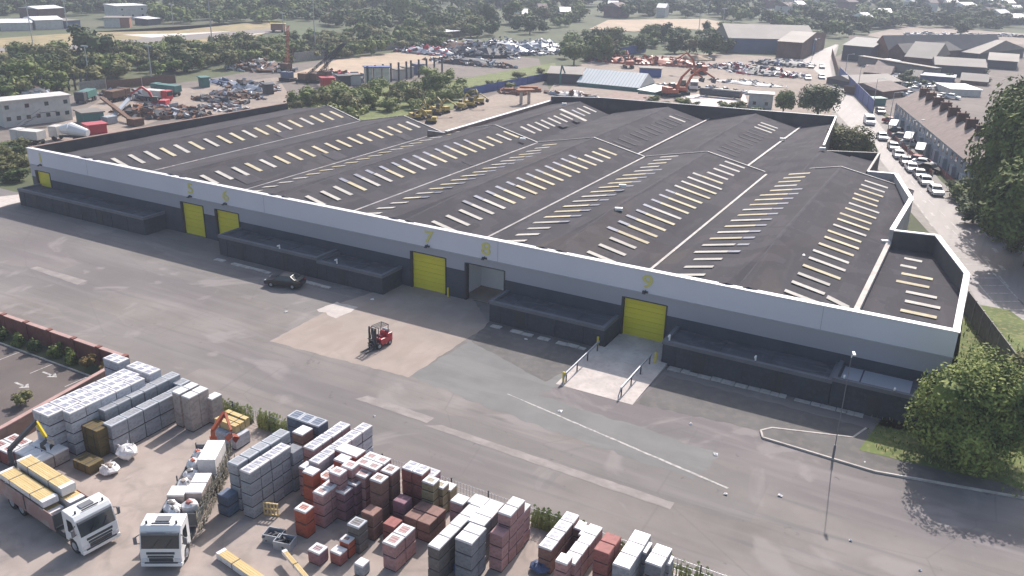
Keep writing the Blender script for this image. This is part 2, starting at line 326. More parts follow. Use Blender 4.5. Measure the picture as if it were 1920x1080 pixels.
sheet('field', [(-20,74),(150,62),(330,58),(500,40),(530,50),(480,70),(330,90),(140,98),(-20,102)], 'drygrass', .2)
sheet('railway', [(-20,92),(140,86),(300,70),(540,52),(545,58),(330,78),(150,94),(-20,98)], 'rail', .24)
sheet('track', [(230,66),(330,64),(420,60),(520,60),(460,68),(330,76)], 'pad', .22)
sheet('sandy_field', [(560,12),(640,0),(760,-8),(700,10),(600,22)], 'sand', .2)
sheet('works_yard', [(1560,110),(1620,80),(1780,60),(1960,70),(2000,200),(1800,240),(1690,230),(1640,200)], 'dirt2', .04)
sheet('estate_yard', [(1620,66),(1700,48),(1960,66),(1960,84),(1700,80)], 'dirt', .06)
# ================================================================ WAREHOUSE
FY = 74.9; ZP = 7.45; ZB = 5.2; ZD = 3.35; ZO = 4.3
wh = empty('warehouse', (-60,FY,0), label='huge grey warehouse with ribbed dark roofs, rooflights and yellow doors', cat='warehouse')
OX = Vector((60,-FY,0))              # world -> warehouse-local
def wob(name, mb, mats, parent=None, **k):
    mb.v = [(x+OX.x, y+OX.y, z) for x,y,z in mb.v]; return ob(name, mb, mats, parent or wh, **k)
doors = [('1',-120.6,-117.2),('5',-90.4,-86.2),('6',-84.2,-79.95),('7',-53.8,-49.0),('8',-46.6,-41.6),('9',-28.3,-23.6)]
XL, XR = -121.6, 1.2
pl, gb, lb = MB(), MB(), MB(); x = XL
for n,a,b in doors+[('',XR,XR)]:
    pl.box(x,a,FY,FY+.35,0,ZD); gb.box(x,a,FY-.03,FY+.35,ZD,ZO); x = b
gb.box(XL,XR,FY-.03,FY+.35,ZO,ZB); lb.box(XL,XR,FY-.06,FY+.35,ZB,ZP)
wob('plinth', pl, M['plinth']); wob('grey_band', gb, M['cladgrey']); wob('pale_band', lb, M['cladlight'])
jb = MB()
for k in range(4): jb.box(-108.5+33*k-.02,-108.5+33*k+.02,FY-.068,FY-.05,ZB,ZP)
wob('cladding_joints', jb, M['cladgrey']); wob('drip_ledge', MB().box(XL,XR,FY-.13,FY-.035,ZB-.09,ZB-.002), M['steel'])
wob('front_coping', MB().box(XL-.1,XR+.1,FY-.14,FY+.55,ZP,ZP+.09), M['coping'])
def text_mesh(s, size, ext=.02):
    c = bpy.data.curves.new('number','FONT'); c.body = s; c.size = size; c.extrude = ext; c.offset = .035; c.align_x = 'CENTER'; c.align_y = 'CENTER'
    t = bpy.data.objects.new('number', c); COL.objects.link(t); bpy.context.view_layer.update()
    me = bpy.data.meshes.new_from_object(t.evaluated_get(bpy.context.evaluated_depsgraph_get())); bpy.data.objects.remove(t); return me
for n,a,b in doors:
    xc = (a+b)/2
    me = text_mesh(n, 1.9); me.transform(Matrix.Rotation(R_(90),4,'X')); me.transform(Matrix.Scale(1.25,4,(1,0,0))); me.materials.clear(); me.materials.append(M['numyellow'])
    link('door_number', me, wh, (xc+.15+60, -.10, 6.33))
    fr = MB().box(a-.02,a+.22,FY-.08,FY+.5,0,ZO+.05).box(b-.12,b+.02,FY-.08,FY+.5,0,ZO+.05).box(a+.22,b-.12,FY-.08,FY+.5,ZO-.02,ZO+.08)
    d = wob('door_frame', fr, M['doorframe'])
    if n != '8':
        dr = MB()
        for k in range(8): dr.box(a+.22,b-.12,FY+.24-.02*(k%2),FY+.34,k*ZO/8+.005,(k+1)*ZO/8-.02)
        wob('roller_door', dr, M['yellow'], label='yellow roller door')
    l = MB().box(xc-.28,xc+.28,FY-.22,FY-.06,5.25,5.42).bar((xc,FY-.06,5.5),(xc,FY-.5,5.36),.06).cb(xc,FY-.5,5.3,.3,.2,.1)
    wob('flood_light', l, M['darksteel'])
# open bay eight: floor, back wall, side walls inside
rb = MB().box(-47.2,-41,FY+.4,FY+9,.02,.06); wob('bay_floor', rb, M['slab'])
rb = MB().box(-47.2,-41,FY+4.5,FY+4.7,0,4.6).box(-47.4,-47.2,FY+.36,FY+9.2,0,4.6).box(-41,-40.8,FY+.36,FY+9.2,0,4.6).box(-47.4,-40.8,FY+.36,FY+9.2,4.6,4.7); wob('bay_wall', rb, M['cabinwhite'])
# side and back walls with parapets (dark inside, worn coping)
def wallrun(pts, name, m, z0, z1, t=.4, cap=True, capw=.55, capm='stonecap'):
    mb, cp = MB(), MB()
    for (x0,y0),(x1,y1) in zip(pts, pts[1:]):
        a = Vector((x0,y0,0)); b = Vector((x1,y1,0)); d = (b-a).normalized()*0
        mb.bar((x0,y0,(z0+z1)/2),(x1,y1,(z0+z1)/2),t,z1-z0); cp.bar((x0,y0,z1+.05),(x1,y1,z1+.05),capw,.1)
    o = wob(name, mb, M[m]); c = wob('coping', cp, M[capm]) if cap else None; return o
wallrun([(-121.4,75.3),(-118.4,125.6)],'side_wall','innerwall',0,7.5,.45,capm='bwall')
wallrun([(1.0,75.3),(1.0,91.2),(-2.6,103.4),(-7.0,102.7)],'wing_wall','innerwall',0,7.4,.45,capm='coping')  # dark wall colour stands in for the shade on the wing's inner faces
wallrun([(-7.2,102.7),(-6.8,119),(-10.2,132.4),(-13.9,131.6)],'side_wall','render',0,7.4,.45,capm='coping')
wallrun([(-13.9,131.9),(-14.2,146.2),(-21.6,143)],'side_wall','innerwall',0,7.35,.4,capm='stonecap',capw=.3)
wallrun([(-22.2,143),(-25.3,172),(-70,165.1),(-79.2,160.3)],'back_wall','innerwall',0,8.15,.4,capm='steel',capw=.3)
wallrun([(-79.2,160.3),(-79.2,121.2)],'side_wall','bwall',0,7.3,.45,capm='coping',capw=.6)
wallrun([(-79.2,121.2),(-82.9,121.2)],'back_wall','bwall',0,7.0,.4,capm='steel',capw=.3)
# ---- roofs
ZR, ZV = 8.0, 6.0
FR = [-108,-91,-73.4,-55.2,-36.5,-17.3]; FV = [-119,-100.8,-83,-65.2,-46.3,-27.1,-7.3]
YE = [125.6,125.6,127.6,127.8,128.2,129.6]; YF = 75.25
rf, rg, vl, vg = MB(), MB(), MB(), MB()
def prof(x):
    for i in range(6):
        if FV[i] <= x <= FV[i+1]: return ZR-(ZR-ZV)*(abs(x-FR[i])/(FR[i]-FV[i] if x < FR[i] else FV[i+1]-FR[i]))
    return 6.0
def slopes(xa, xr, xb, y0, y1, za=ZV, zb=ZV, zr=ZR, t=.12):
    ya = y0+16 if y0 < 80 else y0+8; zf = min(zr, 7.4) if y0 < 80 else min(zr, prof(xr)-.03); q = .9 if y0 < 80 else .45
    za0, zb0 = (za, zb) if y0 < 80 else (min(za,prof(xa)-.05), min(zb,prof(xb)-.05))
    if y0 < 80:
        rf.add([(xa,y0,za),(xa+(xr-xa)*q,y0,za+(zr-za)*q-.1),(xr,y0,zf),(xr,ya,zr),(xr,y1,zr),(xa,y1,za)],[(0,1,2,3,4,5)])
        rf.add([(xr,y0,zf),(xb+(xr-xb)*q,y0,zb+(zr-zb)*q-.1),(xb,y0,zb),(xb,y1,zb),(xr,y1,zr),(xr,ya,zr)],[(0,1,2,3,4,5)])
    else:      # the rear bays start under the verge of the front bays and climb to their own ridge
        for x_,z_ in ((xa,za),(xb,zb)):
            N = 6; f0 = [(x_+(xr-x_)*k/N, y0, min(z_+(zr-z_)*k/N, prof(x_+(xr-x_)*k/N)-.03)) for k in range(N+1)]; f1 = [(x_+(xr-x_)*k/N, ya, z_+(zr-z_)*k/N) for k in range(N+1)]; f2 = [(p[0],y1,p[2]) for p in f1]
            rf.add(f0+f1+f2, [(k,k+1,N+2+k,N+1+k) for k in range(N)]+[(N+1+k,N+2+k,2*N+3+k,2*N+2+k) for k in range(N)])
    rf.add([(xa,y1,za),(xr,y1,zr),(xb,y1,zb),(xb,y1,za-3),(xa,y1,za-3)],[(0,1,2,3,4)])     # gable end below
    rg.add([(xr-.22,y0,zf-.02),(xr,y0,zf+.045),(xr+.22,y0,zf-.02),(xr-.22,ya,zr-.02),(xr,ya,zr+.045),(xr+.22,ya,zr-.02)],[(0,1,4,3),(1,2,5,4)])
    y0 = ya
    rg.add([(xr-.22,y0,zr-.02),(xr,y0,zr+.045),(xr+.22,y0,zr-.02),(xr-.22,y1,zr-.02),(xr,y1,zr+.045),(xr+.22,y1,zr-.02)],[(0,1,4,3),(1,2,5,4)])
def verge(xa, xr, xb, y, za=ZV, zb=ZV, zr=ZR):
    vg.bar((xa,y,za+.06),(xr,y,zr+.06),.28,.12); vg.bar((xr,y,zr+.06),(xb,y,zb+.06),.28,.12)
for i in range(6):
    slopes(FV[i],FR[i],FV[i+1],YF,YE[i],za=6.3 if i==0 else ZV,zb=ZV)
    verge(FV[i] if i!=0 else -118.4,FR[i],FV[i+1],YE[i])
BR = [-72.9,-56,-39.4,-22.1]; BV = [-79.1,-66.4,-48.1,-31,-14]
for i,y1 in enumerate((160.8,165.6,168.6,171.6)):
    if i == 3:
        slopes(BV[3],BR[3],-18.0,127.2,142.8,za=5.8,zb=6.9,zr=7.55); rf.add([(BV[3],142.8,5.8),(-22.3,142.8,7.5),(-25.2,171.6,7.0),(BV[3],171.6,5.8)],[(0,1,2,3)]); rf.add([(-18.0,129.7,6.9),(-14.2,129.7,6.2),(-14.2,145,6.2),(-18,144,6.9)],[(0,1,2,3)])
    else: slopes(BV[i],BR[i],BV[i+1],127.2,y1,za=6.7 if i==0 else 5.75,zb=5.75,zr=7.7)
wr = MB().add([(-7.0,YF,5.55),(1,YF,5.35),(1,91.2,5.35),(-2.4,103.2,5.4),(-7.0,102.6,5.55)],[(0,1,2,3,4)])
wob('roof', rf, M['roof']); wob('ridge_capping', rg, M['roofridge']); wob('verge_capping', vg, M['valley']); wob('wing_roof', wr, M['roof'])
wob('roof', MB().add([(-10.4,131.8,6.0),(-7.2,119,6.05),(-7.2,129.4,6.05)],[(0,1,2)]), M['roof'])
for i,xv in enumerate(FV[1:-1]):
    vl.box(xv-.15,xv+.15,YF,min(YE[i],YE[i+1]),ZV-.05,ZV+(.10 if i>=3 else .06))
for xv,y1 in ((-48.1,168),(-31,170)): vl.box(xv-.18,xv+.18,129.5,y1,5.85,5.98)
wob('valley_gutter', vl, M['valley'])
wob('wing_gutter', MB().box(-7.5,-7.0,YF,102.5,5.5,6.14), M['stonecap'])
# rooflights: the hundred that show largest are parts, the rest one part
rl = []
def zs(x, xr, xv, zr=ZR, zv=ZV): return zr+(zv-zr)*abs(x-xr)/abs(xv-xr)
def rlight(xr, xv, xa, xb, y, mt, wd=.68, zr=ZR, zv=ZV):
    za, zb = zs(xa,xr,xv,zr,zv)+.05, zs(xb,xr,xv,zr,zv)+.05; t = .05
    vs = [(xa,y,za),(xb,y,zb),(xb,y+wd,zb),(xa,y+wd,za)]; vs += [(p[0],p[1],p[2]-t) for p in vs]
    q_ = rr.uniform(-.12,.12); vs = [(p[0]+q_,p[1]+q_*.4,p[2]) for p in vs]; rl.append((y, vs, mt))
rr = random.Random(3)
rows = [(-108,-100.8,-106.1,-103.2,0,17,0),(-91,-83,-88.9,-86.1,0,17,0),(-73.4,-65.2,-71,-68.2,0,18,1),(-55.2,-46.3,-52.3,-49.3,0,17,1),(-36.5,-27.1,-33.3,-30.3,0,18,1),
        (-17.3,-7.3,-13.5,-10.4,0,18,0),(-17.3,-27.1,-21,-23.9,0,18,2),(-36.5,-46.3,-40.5,-43.3,0,18,2),(-55.2,-65.2,-59.7,-62.2,0,17,2),(-73.4,-83,-78.2,-80.6,0,17,3)]
for xr,xv,xa,xb,k0,k1,sty in rows:
    for k in range(k0,k1+1):
        y = 77.05+2.72*k; mt = 'sky_w' if (k < 3 or rr.random() < .35) else 'sky_y'
        e = 1.25 if 3 <= k <= 14 and sty in (1,2) else 0
        s = 1 if xb > xa else -1
        bright = xr == -36.5 and xv > xr and 9 <= k <= 15
        rlight(xr,xv,xa,xb+ (.6*s if 3 <= k <= 13 and xr in (-36.5,-17.3) else 0),y,mt)
        if e: rlight(xr,xv,xa-s*e,xa-s*.02,y,'sky_w' if bright and k > 10 else 'sky_b')
for k in range(1,12): rlight(-72.9,-66.4,-71.2,-68.4,129.8+2.6*k,'sky_w' if rr.random()<.8 else 'sky_b',zr=7.7,zv=5.75)
rlight(-72.9,-66.4,-72.4,-66.9,150.5,'sky_w',1.2,7.7,5.75)
for k in range(0,13): rlight(-56,-48.1,-53.4,-50.2,131+2.55*k,'sky_w' if k == 11 else 'sky_d',zr=7.7,zv=5.75)
for k in range(0,13): rlight(-39.4,-31,-36.9,-33.7,132+2.55*k,'sky_w' if k > 9 else 'sky_d',zr=7.7,zv=5.75)
for k,(a,b) in enumerate(((-3.9,-.8),(-3.8,-.7),(-3.8,-.7),(-3.7,-.6),(-3.9,-1.1),(-5.1,-2),(-4.9,-1.9),(-5.3,-3.7),(-5.2,-3.4))):
    y = 77+2.72*k; vs = [(a,y,5.56),(b,y,5.5),(b,y+.7,5.5),(a,y+.7,5.56)]; rl.append((y, vs+[(p[0],p[1],p[2]-.05) for p in vs], 'sky_w' if k not in (2,5,6) else 'sky_y'))
vs = [(-10.0,79.3,6.6),(-7.9,78.6,6.2),(-7.9,79.5,6.2),(-10.0,80.2,6.6)]; rl.append((79.3, vs+[(p[0],p[1],p[2]-.05) for p in vs], 'sky_w'))
# nearest to the camera first
rl.sort(key=lambda q: (q[1][0][0]**2+q[1][0][1]**2))
BF = [(0,1,2,3),(4,7,6,5),(0,4,5,1),(1,5,6,2),(2,6,7,3),(3,7,4,0)]
for y,vs,mt in rl[:99]: wob('rooflight', MB().add(vs,BF), M[mt])
rest = MB(); mts = ['sky_w','sky_y','sky_b','sky_d']
for y,vs,mt in rl[99:]: rest.add(vs,BF,mts.index(mt))
wob('far_rooflights', rest, [M[q] for q in mts], kind='stuff')
# patches of newer sheet, vents and clutter on the roof
for xr,xv,xa,xb,y,wd in ((-91,-83,-86.3,-83.6,98,3),(-91,-83,-86,-83.5,116,2.2),(-108,-100.8,-103.2,-101,106,3),(-91,-83,-86.5,-84,80.6,3),(-73.4,-65.2,-67.3,-65.6,107,.5),(-72.9,-66.4,-68.2,-67,141,2.5),(-72.9,-66.4,-68.2,-67,147,2)):
    za, zb = zs(xa,xr,xv)+.04, zs(xb,xr,xv)+.04
    wob('sheet_patch', MB().add([(xa,y,za),(xb,y,zb),(xb,y+wd,zb),(xa,y+wd,za)],[(0,1,2,3)]), M['roofridge'])
for px,py,z in ((980,262,6.8),(1058,196,7.6),(1500,482,7),(1660,455,6),(1542,280,7.8),(1467,262,6.1),(1167,350,7.9),(1160,394,7.9)):
    p = G(px,py,z); wob('roof_vent', MB().cb(p.x,p.y,z+.15,.9,.5,.3,.4), M['white'])
# ---- annexes: low dark lean-to stores with parapets along the front
def annexe(x0, x1, y0, zt=2.45, zr=2.15, step=None):
    an = empty('annexe', (x0+60, y0-FY, 0)); an.parent = wh; KIDS.setdefault(wh.name,[]).append(an)
    w_, d_ = x1-x0, FY-y0-.02
    wl = MB(); wl.box(0,w_,0,.25,0,zt-.35).box(0,.25,.25,d_,0,zt-.35).box(w_-.25,w_,.25,d_,0,zt-.35)
    for k in range(int(w_/3.1)): wl.box(1.2+k*3.1,1.35+k*3.1,-.05,0,0,zt-.4)
    for k in range(int(w_/7)):
        ob('door', MB().box(3+k*7,4.1+k*7,-.03,.02,.02,1.95).box(3.1+k*7,4+k*7,-.045,-.03,.1,.9).box(3.1+k*7,4+k*7,-.045,-.03,1.0,1.85), M['doorframe'], an)
    ob('wall', wl, M['annexe'], an)
    tr = MB().box(-.06,w_+.06,-.08,.3,zt-.35,zt).box(-.06,.3,.3,d_,zt-.35,zt).box(w_-.3,w_+.06,.3,d_,zt-.35,zt)
    ob('parapet', tr, M['annexetrim'], an)
    r = MB().box(.3,w_-.3,.3,d_,zr-.3,zr)
    x = 2.0
    while x < w_-3:
        r.box(x,x+.12,.5,d_-.3,zr,zr+.05); x += random.uniform(2.5,5)
    ob('roof', r, M['annexeroof'], an)
    return an
annexe(-119.9,-93.6,71.4); annexe(-79.9,-64.3,71.2,2.6,2.3); annexe(-64.25,-55,71.2,2.3,2.0); annexe(-41.3,-28.5,71.2,2.3,2.0)
annexe(-22.5,-7.4,71.0,2.5,2.2); a5 = annexe(-7.35,.8,71.0,2.75,2.4)
ob('roof_patch', MB().box(.5,6,.4,3.5,2.41,2.44), M['cladgrey'], a5)
for i in range(6): ob('cctv', MB().cb(0,0,.25,.12,.12,.5).cb(0,-.15,.5,.14,.4,.14), M['white'], wh, (( -61.4,-22,-14,-6.5,-2.5,-70)[i]+60, 71.3-FY, 2.4+.1*(i%2)))
# ================================================================ BUILDERS' YARD IN THE FOREGROUND
def packmat(name, c, c2, wave=9, objrand=.12):
    m = mat(name, c, .75, .1, 1.2, objrand=objrand)
    mixin(m, 'wave', wave/6.0, c2, .55, (0,0,1), .55, .9); mixin(m, 'cells', 2.6, tuple(x*.55 for x in c), .4, (1.6,1.6,2.2), .66, .68); mixin(m, 'noise', 1.1, tuple(x*.6 for x in c), .5, lo=.5, hi=.65)
    return mixin(m, 'noise', 2.2, tuple(min(1,x*1.6+.05) for x in c), .3, lo=.6, hi=.7)
PM = dict(
 grey=packmat('wrapped_grey_blocks', (.27,.28,.31), (.13,.14,.16)), greyd=packmat('grey_blocks', (.18,.19,.215), (.08,.085,.1)),
 white=packmat('white_wrapped_blocks', (.44,.45,.50), (.33,.34,.39)), blue=packmat('blue_grey_blocks', (.10,.13,.19), (.06,.08,.12)),
 red=packmat('red_bricks', (.34,.075,.04), (.2,.05,.03)), orange=packmat('orange_bricks', (.36,.12,.075), (.24,.08,.05)),
 pink=packmat('pink_wrapped_bricks', (.36,.20,.20), (.20,.10,.11)), purple=packmat('purple_bricks', (.22,.115,.145), (.10,.05,.07)),
 brown=packmat('brown_bricks', (.22,.12,.10), (.12,.06,.05)), maroon=packmat('maroon_bricks', (.28,.10,.09), (.11,.04,.04)),
 tan=packmat('buff_bricks', (.27,.22,.13), (.18,.15,.09)), cream=packmat('cream_panels', (.35,.30,.28), (.29,.25,.235), 2),
 dark=packmat('dark_bricks', (.12,.11,.11), (.05,.045,.05)))
wrapw = M['wrap'] = mixin(mat('white_polythene', (.66,.64,.64), .35, .08, 1.5, bump=.3, objrand=.08), 'noise', 3, (.45,.43,.45), .5, lo=.55, hi=.65, dist=1)
M['wrapg'] = mat('clear_polythene', (.40,.42,.45), .3, .1, 2, bump=.3, objrand=.1)
M['print'] = mixin(mat('printed_wrap', (.21,.22,.28), .5, .15, 3), 'noise', 5, (.55,.55,.6), .5)
LV = ['bottom','second','third','fourth','fifth']; ORD = ['front','second','third','fourth','fifth','sixth','seventh','eighth','ninth']
KIND = dict(grey='clear wrapped grey block pack', greyd='dark grey block pack', white='white wrapped block pack', blue='blue-grey block pack', red='bright red brick pack',
  orange='orange brick pack', pink='pink wrapped brick pack', purple='purple brick pack', brown='brown brick pack', maroon='maroon brick pack', tan='buff brick pack', cream='cream panel pack', dark='dark brick pack')
meshcache = {}
M['palletwood'] = mat('pallet_wood', (.045,.036,.03), .9, .3, 3)
def pack_meshes(st, top, w_, d_, h):
    k = (st,top,round(w_,2),round(d_,2),round(h,2))
    if k in meshcache: return meshcache[k]
    rg = random.Random(str(k)); b = MB()
    b.box(-w_/2+.03,w_/2-.03,-d_/2+.03,d_/2-.03,0,.08,1); b.box(-w_/2+.01,w_/2-.01,-d_/2+.01,d_/2-.01,.09,h-.05,0)
    wm = M['wrapg'] if top == 'frame' else PM[st] if top == 'plain' else M['wrap']
    m1 = b.mesh('blocks', [PM[st], M['palletwood']])
    t = MB()
    vs = []; n = 0
    s = .035                                                     # wrapping folded over the top edge, sagging slightly
    lipz = h-(.10 if top != 'plain' else .05)
    ring0 = [(-w_/2-.004,-d_/2-.004,lipz-rg.random()*.04),(w_/2+.004,-d_/2-.004,lipz-rg.random()*.04),(w_/2+.004,d_/2+.004,lipz),(-w_/2-.004,d_/2+.004,lipz)]
    ring1 = [(-w_/2,-d_/2,h-.03),(w_/2,-d_/2,h-.03),(w_/2,d_/2,h-.03),(-w_/2,d_/2,h-.03)]
    ring2 = [(-w_/2+s,-d_/2+s,h),(w_/2-s,-d_/2+s,h),(w_/2-s,d_/2-s,h),(-w_/2+s,d_/2-s,h)]
    F4 = [(i,(i+1)%4,4+(i+1)%4,4+i) for i in range(4)]
    t.add(ring0+ring1, F4, 0); t.add(ring1+ring2, F4, 0)
    if top == 'white': t.add(ring2, [(0,1,2,3)], 0)
    elif top == 'marks':
        t.add(ring2, [(0,1,2,3)], 0)
        for a,b2 in ((-.34,-.05),(.05,.34)): t.add([(-.3*w_,a*d_*1.2,h+.004),(.28*w_,a*d_*1.2+.03,h+.004),(.3*w_,b2*d_*1.2,h+.004),(-.26*w_,b2*d_*1.2,h+.004)],[(0,1,2,3)],2)
    elif top == 'plain': t.add(ring2, [(0,1,2,3)], 1)
    else:                                                        # open frame: the blocks show through the middle of the top
        q = .12 if top == 'frame' else .19
        ring3 = [(-w_/2+q+rg.random()*.05,-d_/2+q,h-.004),(w_/2-q,-d_/2+q+rg.random()*.05,h-.004),(w_/2-q-rg.random()*.05,d_/2-q,h-.004),(-w_/2+q,d_/2-q-rg.random()*.05,h-.004)]
        t.add(ring2+ring3, F4, 0); t.add([(x,y,h-.012) for x,y,z in ring3], [(0,1,2,3)], 1)
        for i in range(3):
            y = -d_/2+q+.08+(d_-2*q)*i/3; t.add([(-w_/2+q+.05,y,h-.002),(w_/2-q-.05,y,h-.002),(w_/2-q-.05,y+.03,h-.002),(-w_/2+q+.05,y+.03,h-.002)],[(0,1,2,3)],0)
    meshcache[k] = (m1, t.mesh('wrapping', [wm, PM[st], M['print']])); return meshcache[k]
npk = 0
def stack(px, py, z, nx, ny, lev, st, top, where, w_=.95, d_=.98, right=True, base=None, skip=(), rz=0):
    """px,py: where the photo shows the near right corner of the top; z its height in metres"""
    global npk
    P = G(px,py,z); h = z/lev; g = KIND[st]+'s, '+where
    for i in range(nx):
        for j in range(ny):
            if (i,j) in skip: continue
            for l in range(lev):
                if not (l == lev-1 or j == 0 or (i == 0 and right)): continue
                tp = top if l == lev-1 else 'plain'
                ms = pack_meshes(st, tp, w_-.03, d_-.04, h-.015)
                x = P.x-(i+.5)*w_+random.uniform(-.02,.02); y = P.y+(j+.5)*d_+random.uniform(-.02,.02)
                s = st
                lab = KIND[st]
                parts = []
                if lev > 1: parts.append('top level' if l == lev-1 else LV[l]+' level')
                if ny > 1: parts.append((ORD[j]+' row') if j < ny-1 else 'last row')
                if nx > 1: parts.append({2:['right','left']}.get(nx,['rightmost']+[ORD[q]+' from right' for q in range(1,9)])[i]+('' if nx > 2 else ' column'))
                lab = lab+', '+', '.join(parts+[where]) if parts else lab+' '+where
                e = empty('brick_pack' if 'brick' in KIND[st] else 'panel_pack' if st == 'cream' else 'block_pack', (x,y,l*h+.014), rz+R_(random.uniform(-1.2,1.2)), label=lab, cat='building materials' if 'brick' not in KIND[st] else 'brick pack', group=g)
                link('bricks' if 'brick' in KIND[st] else 'blocks', ms[0], e); link('wrapping', ms[1], e); npk += 1
# white wrapped blocks beside the car park wall
stack(90,781,3.6,2,6,4,'white','marks','white rows beside wall',.95,1.33,right=False)
stack(130,776,3.6,1,5,4,'white','marks','inner white row',.9,1.33)
stack(280,702,3.6,6,1,4,'white','marks','white rank by yard fence',.95,1.15,skip=((3,0),))
stack(195,771,2.95,1,6,3,'grey','frame','open-topped row beside white row',1.0,1.2)
stack(207,800,2.45,1,5,2,'grey','frame','low grey row before cream panels',.98,1.45)
stack(337,723,2.5,1,1,2,'grey','frame','standing behind cream panels',.95,1.1)
stack(336,739,3.07,1,2,1,'cream','white','left tall cream stack',.85,1.0)
stack(354,747,3.07,1,2,1,'cream','white','right tall cream stack',.92,1.0)
stack(397,749,2.3,1,1,1,'cream','white','short, right of tall cream',.8,1.1)
# grey rows right of the loaded lorry
stack(445,873,3.67,1,5,4,'grey','frame','left tall row past lorry',.93,1.02)
stack(467,888,3.67,1,4,4,'grey','marks','right tall row past lorry',.93,1.0)
stack(548,851,3.2,1,1,3,'greyd','plain','ending the right tall row',.95,1.1)
stack(425,935,1.56,1,1,2,'blue','plain','low before left tall row',1.0,1.0)
stack(566,816,2.7,1,1,3,'brown','white','before the framed blue packs',1.0,1.2)
stack(597,800,2.7,3,1,3,'blue','frame','framed row by yard fence',1.05,1.15)
stack(587,844,2.7,1,4,3,'pink','marks','left pale roofed row',.97,1.05)
stack(596,870,2.75,1,5,3,'white','marks','long white roofed row',.92,1.22)
stack(573,880,2.4,1,1,3,'pink','white','left of red pillar',.7,.9)
# red and pink brick pillars
stack(585,891,3.3,1,1,3,'red','white','white-capped red pillar',.92,.85)
stack(572,962,2.08,1,1,2,'red','open','low red pillar in front',.98,.9)
stack(613,900,2.3,1,2,2,'orange','open','between red and pink pillars',.9,.95)
stack(636,892,3.5,1,1,4,'pink','open','tallest pink pillar',.95,.85)
stack(659,880,3.5,1,1,4,'pink','open','behind tallest pink pillar',.95,.9)
stack(645,868,3.3,1,1,3,'red','white','white lid behind pink pillars',.95,.9)
stack(668,857,3.0,2,1,3,'maroon','white','white lids by the slabs edge',1.0,1.1)
stack(605,929,2.66,1,2,3,'pink','open','front pink pillar',.9,.85)
stack(646,926,2.3,1,1,3,'purple','open','left stepped purple pillar',.95,.9)
stack(667,911,2.5,1,1,3,'purple','open','right stepped purple pillar',.9,.9)
stack(684,896,2.9,1,1,3,'pink','open','below the four pink squares',.95,.9)
stack(705,882,3.2,2,2,3,'pink','open','four pink squares',.93,.87)
stack(714,905,3.3,1,1,3,'brown','open','left brown pillar',.95,.9)
stack(734,889,3.3,1,1,3,'brown','open','right brown pillar',.95,1.0)
stack(699,968,2.0,1,1,2,'brown','plain','low brown pillar in front',1.0,1.05)
stack(672,990,2.1,1,1,3,'dark','frame','low dark pillar in front',.95,.95)
stack(791,890,3.2,2,1,3,'maroon','marks','white-capped maroon pair',.85,1.1)
stack(813,894,2.8,1,1,3,'purple','marks','behind white-capped maroon pair',.85,.9)
stack(812,909,2.9,1,1,4,'tan','open','buff topped pillar',.95,.85)
stack(830,916,2.3,1,1,3,'tan','open','second buff pillar behind',.9,.85)
stack(845,920,1.8,1,1,2,'tan','white','low buff pillar by fence',.9,.9)
stack(757,946,1.9,1,1,2,'purple','plain','blue-wrapped low pillar',.95,.95)
stack(739,990,1.3,1,1,2,'maroon','plain','foremost blue-topped pillar',.95,1.0)
stack(741,1025,2.0,1,2,2,'pink','open','pale pair by lower edge',1.0,1.1)
stack(805,985,1.5,2,2,2,'brown','plain','shaded brown pillar before buff',1.0,1.0)
# white-lidded packs
stack(823,1030,2.7,1,5,3,'dark','white','left white-lidded row',.85,1.2)
stack(884,1020,3.1,1,2,3,'greyd','white','front white-lidded pair',1.2,.9)
stack(907,987,2.9,1,2,3,'greyd','white','second white-lidded pair',1.2,.95)
stack(867,947,2.5,1,1,3,'pink','white','white lid over pink bricks',1.0,1.0)
stack(930,960,2.6,2,1,3,'grey','white','rear white-lidded pair',1.1,1.1)
stack(942,1007,2.75,1,1,3,'pink','plain','stepped down front of tall wall',.92,.92)
stack(957,968,3.65,1,2,4,'pink','white','tall pink wall of packs',.92,.98)
stack(982,960,2.75,1,1,3,'pink','white','right of tall pink wall',.6,1.0)
# packs at the right end
stack(1034,1032,1.9,1,4,2,'brown','marks','marked white row past weeds',.93,1.03)
stack(1090,994,1.5,1,1,2,'brown','white','low, right of marked row',.6,1.0)
stack(1063,1058,2.3,1,1,3,'pink','white','square white lid in front',.8,.9)
stack(1078,1059,1.9,1,4,2,'pink','white','long white row beside red',.9,1.05)
stack(1142,1040,2.6,1,2,3,'maroon','plain','open red stack',1.02,1.0)
stack(1113,1012,1.5,1,1,2,'brown','white','tucked behind open red stack',1.1,1.2)
stack(1180,1067,2.2,1,3,2,'grey','white','white row right of red',1.1,1.25)
stack(1212,1038,1.9,1,1,2,'grey','white','single lid behind white row',.8,1.2)
stack(1240,1063,2.1,1,2,2,'greyd','white','rightmost white pair',1.05,1.0)
stack(1256,1058,1.6,1,1,2,'grey','white','rightmost small lid',.5,.9)
# small odd packs near the lower edge
stack(653,1018,1.3,1,1,2,'red','open','small orange-red pillar',.75,.7)
stack(637,1041,.95,1,1,1,'maroon','white','torn white lid, small',.85,.75)
stack(598,1040,1.0,1,1,1,'purple','open','loose wrap, dark square top',.95,.9)
stack(680,1063,.9,1,1,1,'grey','white','small white box at bottom edge',.7,.75)
print('packs', npk)
